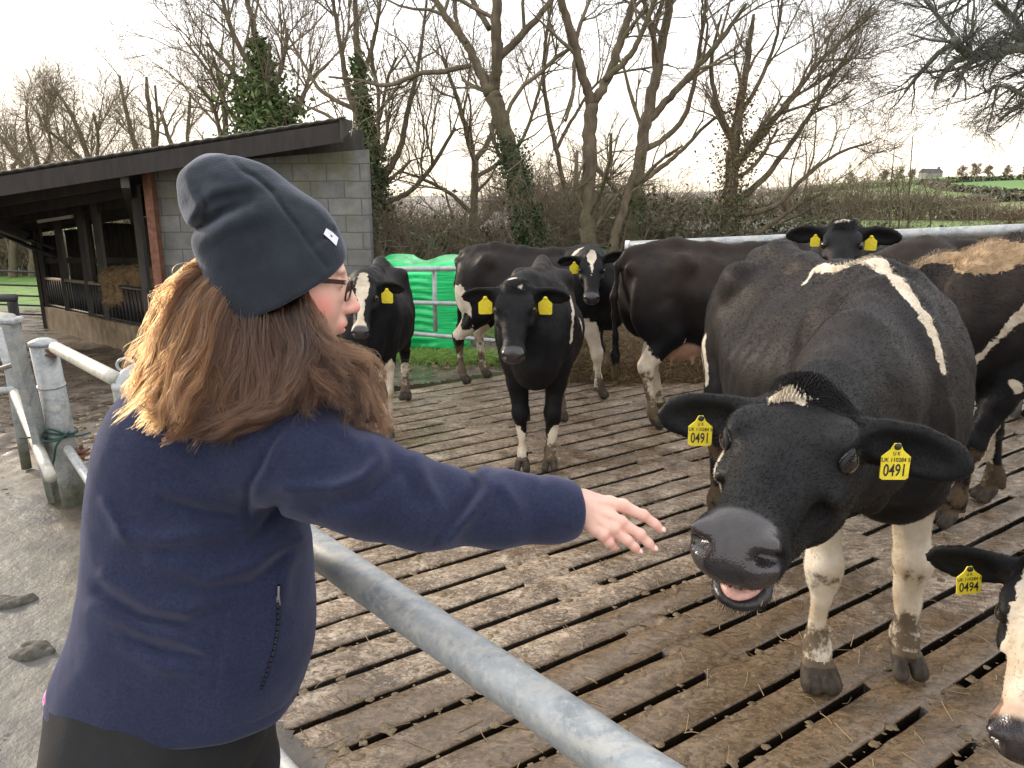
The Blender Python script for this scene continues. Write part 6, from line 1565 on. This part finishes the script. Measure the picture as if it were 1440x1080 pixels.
    bl = .85 * np.exp(-((hl[:, 0] - .060) ** 2 + (hl[:, 2] + .042) ** 2) / .024 ** 2) * (np.abs(hl[:, 1]) < .09) + .75 * np.exp(-((hl[:, 0] - .125) ** 2 + (hl[:, 2] + .05) ** 2) / .014 ** 2) + .9 * np.exp(-(((hl[:, 0] - .102) / .009) ** 2 + ((hl[:, 2] + .085) / .012) ** 2))
    for f_ in fingers.values():
        for j in (1, 2, 4): bl += (.35, .30, .55)[(1, 2, 4).index(j)] * np.exp(-((Va - PD(*f_[j][:3])) ** 2).sum(1) / .011 ** 2)
    at = bd.data.attributes.new('blush', 'FLOAT', 'POINT'); at.data.foreach_set('value', np.clip(bl, 0, .8).astype(np.float32))
    M_NAIL = NT('nail').set(col=(.80, .58, .52), rough=.25, spec=.5)
    for nm, f_ in fingers.items():
        a, b = PD(*f_[3][:3]), PD(*f_[4][:3]); dr = nrm(b - a); nu = nrm(np.array((-.15, -.45, 1.0)) if nm != 'thumb' else np.array((.3, -.8, .5))); nu = nrm(nu - dr * (nu @ dr)); sd_ = np.cross(dr, nu)
        o = link('nail', sphere_mesh('nail', 1.0, 14, 8), M_NAIL, bd); r_ = f_[4][3]; c = b + nu * (r_ * .70) + dr * .001
        o.matrix_local = Matrix([(dr[0] * .0062, sd_[0] * r_ * .72, nu[0] * .0026, c[0]), (dr[1] * .0062, sd_[1] * r_ * .72, nu[1] * .0026, c[1]), (dr[2] * .0062, sd_[2] * r_ * .72, nu[2] * .0026, c[2]), (0, 0, 0, 1)])
    for s in (-1, 1): link('eye', sphere_mesh('eye', .0122), M_EYEW, bd, L(.0825, s * .031, -.006)); link('iris', sphere_mesh('iris', .0062), M_EYE, bd, L(.0895, s * .031, -.008))
    # eyelashes / brow hairs
    r = np.random.default_rng(8); n = 260; t_ = r.random(n); bx = np.stack([L(.094 - .014 * q, .012 + .034 * q, .021 + .004 * math.sin(q * 3)) for q in t_])
    eb = make_hair('eyebrow', np.stack([bx, bx + near * .004 + hu * .001, bx + near * .008 - hf * .002], 1), np.array((.0004, .0003, .0001)), simple('brow_hair', (.09, .05, .03), .6), bd)

    # ------------- glasses
    M_FRAME = NT('tortoise_frame'); M_FRAME = M_FRAME.set(col=(.045, .018, .012), rough=.35, spec=.3)
    gl = None
    for s in (1, -1):
        a = np.linspace(0, 2 * np.pi, 36); sx = .0245 * np.sign(np.cos(a)) * np.abs(np.cos(a)) ** .6; sz = .0175 * np.sign(np.sin(a)) * np.abs(np.sin(a)) ** .6
        lp = np.stack([L(.108 + .003 - .09 * abs(x) * 0 - (.010 if s > 0 else .010) * ((x * s + .0245) / .049), s * .0335 + x, -.016 + z + 0) for x, z in zip(sx, sz)]) + hf * (sz[:, None] * .14)
        mb = MB(); mb.tube(lp, .0019, 8, cap=False)
        if s == 1:
            gl = mb.build('glasses', M_FRAME, rt, True); gl.location = -Vector(rt.location)
            mb = MB(); pp = [L(.099, .0585, .000), L(.085, .0680, .001), L(.03, .0765, .001), L(-.02, .079, -.002)]; mb.beam(pp[0], pp[1], .0026, .0080); mb.beam(pp[1], pp[2], .0026, .0080); mb.beam(pp[2], pp[3], .0026, .0070); mb.build('temple_arm', M_FRAME, gl, bevel=.0006)
            mb = MB(); mb.beam(L(.099, .0590, .0), L(.096, .0615, .001), .0034, .0040); mb.build('hinge', M_METAL, gl)
        else:
            mb.build('far_rim', M_FRAME, gl, True); mb = MB(); mb.beam(L(.099, -.0585, .000), L(.02, -.077, .001), .0022, .0055); mb.build('temple_arm', M_FRAME, gl)
        c = lp.mean(0); fan = MB(); m = len(lp) - 1; fan.add(np.concatenate([lp[:-1], [c]]), None, [(i, (i + 1) % m, m) for i in range(m)])
        GLS = NT('lens'); tr = GLS.node('ShaderNodeBsdfTransparent'); gs = GLS.node('ShaderNodeBsdfGlossy'); gs.inputs['Roughness'].default_value = .02; mxs = GLS.node('ShaderNodeMixShader'); lw = GLS.node('ShaderNodeFresnel'); lw.inputs['IOR'].default_value = 1.5
        GLS.ln(lw.outputs[0], mxs.inputs[0]); GLS.ln(tr.outputs[0], mxs.inputs[1]); GLS.ln(gs.outputs[0], mxs.inputs[2]); GLS.ln(mxs.outputs[0], GLS.out.inputs['Surface'])
        fan.build('lens', GLS.m, gl)
    MB().tube(smooth_path([L(.111, .011, -.010), L(.116, 0, -.006), L(.111, -.011, -.010)], 10), .0016, 8).build('bridge', M_FRAME, gl, True)

    # ------------- beanie
    B0 = np.array((392.0, 392.0)); a2 = np.array((-.411, -.911)); r2 = np.array((.911, -.411))
    up_ = nrm(PD(*(B0 + a2 * 100), 1.36) - PD(*B0, 1.36)); rg = nrm(PD(*(B0 + r2 * 100), 1.36) - PD(*B0, 1.36)); dp = np.cross(up_, rg)
    HMt = np.stack([up_, rg, dp]); s_ = 1.36 / FPX
    st = [(-60, -96, 92, .090), (-30, -98, 98, .096), (9, -99, 106, .101), (56, -91, 100, .103), (111, -84, 72, .092), (157, -78, 43, .072), (182, -66, 14, .052), (198, -42, -12, .016)]
    tt_ = [a[0] * s_ for a in st]; w_ = [(a[2] - a[1]) / 2 * s_ for a in st]; of_ = [(a[2] + a[1]) / 2 * s_ for a in st]; d_ = np.array([a[3] for a in st])
    BN = Vol(PD(370, 330, 1.36) - (.20, .17, .19), PD(370, 330, 1.36) + (.20, .17, .19), .0032)
    BN.loft(PD(*B0, 1.36), HMt, tt_, w_, d_, -d_, n=2.15, k=.02, off=of_)
    F_, N_, K_ = PD(487, 362, 1.36), PD(408, 428, 1.262), PD(306, 446, 1.37)
    pn = nrm(np.cross(N_ - F_, K_ - F_)); pn = pn if pn @ up_ < 0 else -pn
    BN.plane(F_, pn, k=.008)
    BN.disp(folds([([(256, 325), (285, 316), (315, 300), (352, 288)], -.020, 9), ([(262, 250), (276, 285), (264, 318)], .010, 9), ([(272, 262), (290, 290), (282, 312)], -.007, 7), ([(268, 300), (300, 268), (345, 262)], .009, 10), ([(272, 290), (305, 282), (350, 275), (380, 270)], -.006, 9),
        ([(280, 345), (320, 315), (375, 300)], .010, 13), ([(290, 235), (320, 250), (350, 245)], .004, 10), ([(323, 219), (342, 240), (357, 248), (386, 273), (419, 317), (434, 344), (459, 376)], -.0065, 3.6), ([(442, 345), (455, 334), (466, 322)], -.006, 5), ([(400, 262), (440, 285), (470, 315)], .004, 9), ([(310, 400), (380, 380), (450, 350)], .003, 22)], 1.40))
    BN.disp(lambda x, y, z: .004 * fbm(x, y, z, 16, 3))
    VB, QB = BN.net(); VB = relax(VB, QB, 1); bn = put('beanie', VB, QB, M_HAT); hb = hitter(VB, QB)
    # label
    cs = [hb(x, y, .0015) for x, y in ((458, 321), (467, 327), (475, 335), (472, 346), (464, 338), (454, 329))]
    if all(c is not None for c in cs):
        up2 = .0012 * nrm(CAMP - cs[0]); Vl = np.array([c for c in cs] + [c + up2 for c in cs])
        lb = link('label', mesh_np('label', Vl, [np.array([(0, 1, 4, 5), (1, 2, 3, 4), (6, 11, 10, 7), (7, 10, 9, 8), (0, 6, 7, 1), (1, 7, 8, 2), (2, 8, 9, 3), (3, 9, 10, 4), (4, 10, 11, 5), (5, 11, 6, 0)])], False), simple('label_white', (.62, .62, .70), .8), bn)
        c = (cs[1] + cs[4]) / 2 + up2 * 1.6; ex = nrm(cs[2] - cs[0]); ey = nrm(cs[1] - cs[4]); sv = []
        for i in range(10): a = i * math.pi / 5; q = .0042 if i % 2 == 0 else .0019; sv.append(c + ex * math.sin(a) * q + ey * math.cos(a) * q)
        link('star_mark', mesh_np('star_mark', np.array(sv + [c]), [np.array([(i, (i + 1) % 10, 10) for i in range(10)])], False), M_INK, lb)

    # ------------- hair
    HG = NT('auburn_hair'); hb_ = HG.node('ShaderNodeBsdfHairPrincipled'); hi = HG.node('ShaderNodeHairInfo')
    base = HG.mix(hi.outputs['Intercept'], HG.ramp(HG.attr('tone'), [(0, (.010, .0045, .0025)), (.5, (.028, .011, .004)), (1, (.085, .032, .010))]), HG.ramp(HG.attr('tone'), [(0, (.022, .009, .004)), (.5, (.062, .023, .008)), (1, (.22, .082, .020))]))
    base = HG.mix(HG.math('MULTIPLY', hi.outputs['Random'], .4), base, (.05, .022, .010))
    HG.ln(base, hb_.inputs['Color']); hb_.parametrization = 'COLOR'; hb_.inputs['Roughness'].default_value = .26; hb_.inputs['Radial Roughness'].default_value = .5
    HG.ln(hb_.outputs[0], HG.out.inputs['Surface'])
    r = np.random.default_rng(21)
    def sheet(guides, n, thick, frizz, curl=0.0, k=16):
        g = np.stack([resample(np.stack([PD(*p) for p in gd]), 24)[0] for gd in guides])
        g = np.stack([smooth_path(np.stack([PD(*p) for p in gd]), 24) for gd in guides])
        ncl = max(8, n // 30); cu_ = r.random(ncl) * (len(guides) - 1); ci_ = r.integers(0, ncl, n); u = np.clip(cu_[ci_] + r.normal(0, .05, n), 0, len(guides) - 1.001); coff = r.normal(0, 1, (ncl, 3))[ci_]; i = np.minimum(u.astype(int), len(guides) - 2); f = (u - i)[:, None, None]
        p = g[i] * (1 - f) + g[i + 1] * f; cut = np.clip((.48 + .56 * r.random(ncl) ** .75)[ci_] + r.normal(0, .05, n), .4, 1.04)
        q = np.linspace(0, 1, k)[None] * cut[:, None] * 23; q = np.minimum(q, 22.99); qi = q.astype(int); qf = (q - qi)[..., None]; ar = np.arange(n)[:, None]
        p = p[ar, qi] * (1 - qf) + p[ar, qi + 1] * qf
        tt2 = np.linspace(0, 1, k)[None, :, None]
        p = p + coff[:, None] * thick * np.array((.7, 1, .7)) * (.35 + .9 * tt2) + r.normal(0, .0032, (n, 1, 3)) * (1.3 - .9 * tt2)
        wph = r.uniform(0, 6.28, ncl)[ci_][:, None, None]; wam = r.uniform(.005, .021, ncl)[ci_][:, None, None]; wfr = r.uniform(6, 10.5, ncl)[ci_][:, None, None]
        p = p + wam * tt2 ** .7 * (np.sin(wph + wfr * tt2) - np.sin(wph)) * np.array((1, .35, .25)) + wam * .6 * tt2 * np.cos(wph * 1.7 + wfr * tt2 * .8) * np.array((0, .6, .5))
        cl = np.stack([vnoise(p[..., 0] + c_ * 3 + coff[:, None, 0] * .03, p[..., 1] * 1.0, p[..., 2], 12) for c_ in range(3)], -1); p = p + cl * (.032 + frizz) * tt2
        cl = np.stack([vnoise(p[..., 0] + c_ * 3 + u[:, None] * .35, p[..., 1], p[..., 2], 38) for c_ in range(3)], -1); p = p + cl * (.006 + frizz * .6) * tt2
        ph = r.normal(0, 1, (n, 1, 3)) * frizz * tt2 ** 2 * .6; p = p + ph
        if curl: a = tt2 * 16 + r.random((n, 1, 1)) * 1.2 + u[:, None, None] * 2; p = p + np.concatenate([np.cos(a), np.sin(a) * .6, np.sin(a)], -1) * curl * tt2
        return p
    def d3(l, ds): return [(x, y, d) for (x, y), d in zip(l, ds)]
    D1 = (1.310, 1.285, 1.262, 1.238, 1.226, 1.222)
    g1 = [d3([(305, 352), (270, 382), (236, 432), (222, 478), (212, 522), (214, 552)], (1.36, 1.35, 1.33, 1.31, 1.30, 1.30)), d3([(312, 368), (270, 404), (240, 462), (228, 512), (218, 548), (222, 578)], (1.345, 1.32, 1.30, 1.28, 1.265, 1.26)),
          d3([(325, 385), (280, 436), (256, 490), (246, 540), (232, 572), (222, 598)], D1), d3([(342, 396), (310, 455), (298, 510), (286, 556), (264, 586), (250, 604)], D1),
          d3([(360, 400), (348, 470), (348, 525), (336, 570), (310, 592), (285, 604)], D1), d3([(382, 404), (388, 475), (398, 522), (390, 562), (362, 588), (325, 602)], D1), d3([(396, 402), (410, 468), (424, 512), (415, 542), (396, 560), (368, 574)], D1)]
    g2 = [d3([(398, 400), (408, 466), (426, 504), (435, 528), (437, 542), (430, 552)], (1.33, 1.285, 1.262, 1.245, 1.24, 1.24)), d3([(414, 396), (426, 455), (444, 490), (466, 518), (482, 540), (492, 560)], (1.33, 1.29, 1.27, 1.255, 1.25, 1.25)),
          d3([(422, 392), (430, 446), (444, 488), (482, 508), (506, 540), (516, 588)], (1.32, 1.30, 1.29, 1.285, 1.28, 1.275)), d3([(424, 392), (434, 452), (452, 492), (502, 512), (526, 548), (529, 604)], (1.33, 1.32, 1.32, 1.32, 1.315, 1.30))]
    g3 = [d3([(300, 365), (272, 376), (250, 400), (232, 432), (214, 465)], (1.34, 1.33, 1.32, 1.31, 1.30)), d3([(306, 380), (268, 390), (238, 425), (215, 470), (200, 515)], (1.33, 1.31, 1.29, 1.28, 1.28))]
    g4 = [d3([(398, 430), (418, 490), (400, 545), (340, 575), (270, 585), (205, 562)], (1.30, 1.25, 1.232, 1.222, 1.22, 1.23)), d3([(420, 420), (434, 495), (412, 546), (360, 584), (300, 598), (228, 590)], (1.30, 1.25, 1.232, 1.222, 1.22, 1.225))]
    sets = [(sheet(g1, 17000, .012, .006), lambda u: None), ]
    S1 = sheet(g1, 17000, .013, .006); S2 = sheet(g2, 9000, .010, .004, .004); S3 = sheet(g3, 420, .010, .010, .004); S4 = sheet(g4, 2600, .007, .006); S5 = sheet(g2[2:], 1100, .010, .010, .006); S6 = sheet(g1[:4], 500, .012, .012, .004)
    Sx = np.concatenate([S1, S2, S3, S4, S5, S6])
    px, py, _ = proj(Sx[:, 6, 0], Sx[:, 6, 1], Sx[:, 6, 2]); tone = np.clip(.92 - (px - 215) / 190, .08, 1) + np.clip((px - 455) / 70, 0, .75) + r.normal(0, .12, len(px)) + .9 * vnoise(Sx[:, 3, 0], Sx[:, 3, 1], Sx[:, 3, 2], 70)
    hr = make_hair('hair', Sx, np.linspace(.00042, .00018, Sx.shape[1]), HG.m, rt, dict(tone=np.clip(tone, 0, 1))); hr.location = -Vector(rt.location)
    HVv = Vol(PD(350, 490, 1.34) - (.27, .2, .22), PD(350, 490, 1.34) + (.27, .2, .2), .007)
    for g, rr in ((g1, (.030, .036, .034, .030, .024, .012)), (g2, (.010, .016, .018, .018, .016, .010))):
        for gd in g[1:-1]:
            HVv.chain([PD(x, y, d + rr[j] * .85 + .006) for j, (x, y, d) in enumerate(gd)], [q * .9 for q in rr], k=.02)
    HVv.chain([PD(340, 410, 1.38), PD(355, 450, 1.385), PD(360, 500, 1.38)], (.055, .065, .06), k=.03)
    HVv.disp(lambda x, y, z: .012 * fbm(x, y, z, 24, 3))
    VH, QH = HVv.net(); ht = NT('hair_mass'); o = put('hair_underlayer', VH, QH, ht.set(col=ht.ramp(ht.noise(40, 4, .6, ht.mapped((1, 1, .2))), [(.3, (.014, .008, .006)), (.7, (.045, .023, .014))]), rough=.6))
    o.parent = hr; o.location = (0, 0, 0)

    # ------------- leggings, boots, a flash of shirt under the hem
    LG = Vol((-1.05, .95, .05), (-.12, 1.85, .98), .009)
    c0 = PD(226, 1030, 1.50)
    LG.ell(PD(228, 1000, 1.49), (.205, .185, .19), None, .06)
    for s in (-1, 1):
        hx_ = c0 + np.array((.02 * s, .095 * s, -.02)); kn = np.array((hx_[0] + .05 + (.03 if s > 0 else 0), hx_[1] + .02, .46)); an = np.array((hx_[0] - .02 + (.10 if s > 0 else 0), hx_[1], .11))
        LG.chain([hx_, (hx_ + kn) / 2 + (0, 0, .02), kn, (kn + an) / 2 + (-.015, 0, .04), an], (.150, .115, .075, .070, .048), k=.04)
        bt = Vol(an - (.12, .1, .14), an + (.26, .1, .24), .008); bt.cone(an + (0, 0, .18), an + (0, 0, -.03), .075, .058, .02); bt.cone(an + (0, 0, -.055), an + (.15, 0, -.068), .048, .040, .03); bt.F[:, :, bt.z < .002] = 1
        Vb, Qb = bt.net(); put('boot', Vb, Qb, M_BOOT)
    LG.disp(lambda x, y, z: .008 * fbm(x, y, z, 7, 3)); Vg, Qg = LG.net(); put('leggings', Vg, relax(Vg, Qg, 1) if False else Qg, M_TROU)
    sh = Vol(PD(86, 972, 1.46) - .1, PD(86, 972, 1.46) + .1, .004); sh.ell(PD(96, 966, 1.46), (.030, .06, .036), None, .01); sh.disp(lambda x, y, z: .006 * fbm(x, y, z, 30, 2)); Vs, Qs = sh.net()
    stn = NT('shirt_print'); put('shirt', Vs, Qs, stn.set(col=stn.ramp(stn.noise(22, 3), [(.42, (.75, .75, .82)), (.50, (.70, .10, .35)), (.60, (.55, .70, .85))]), rough=.8))
person()
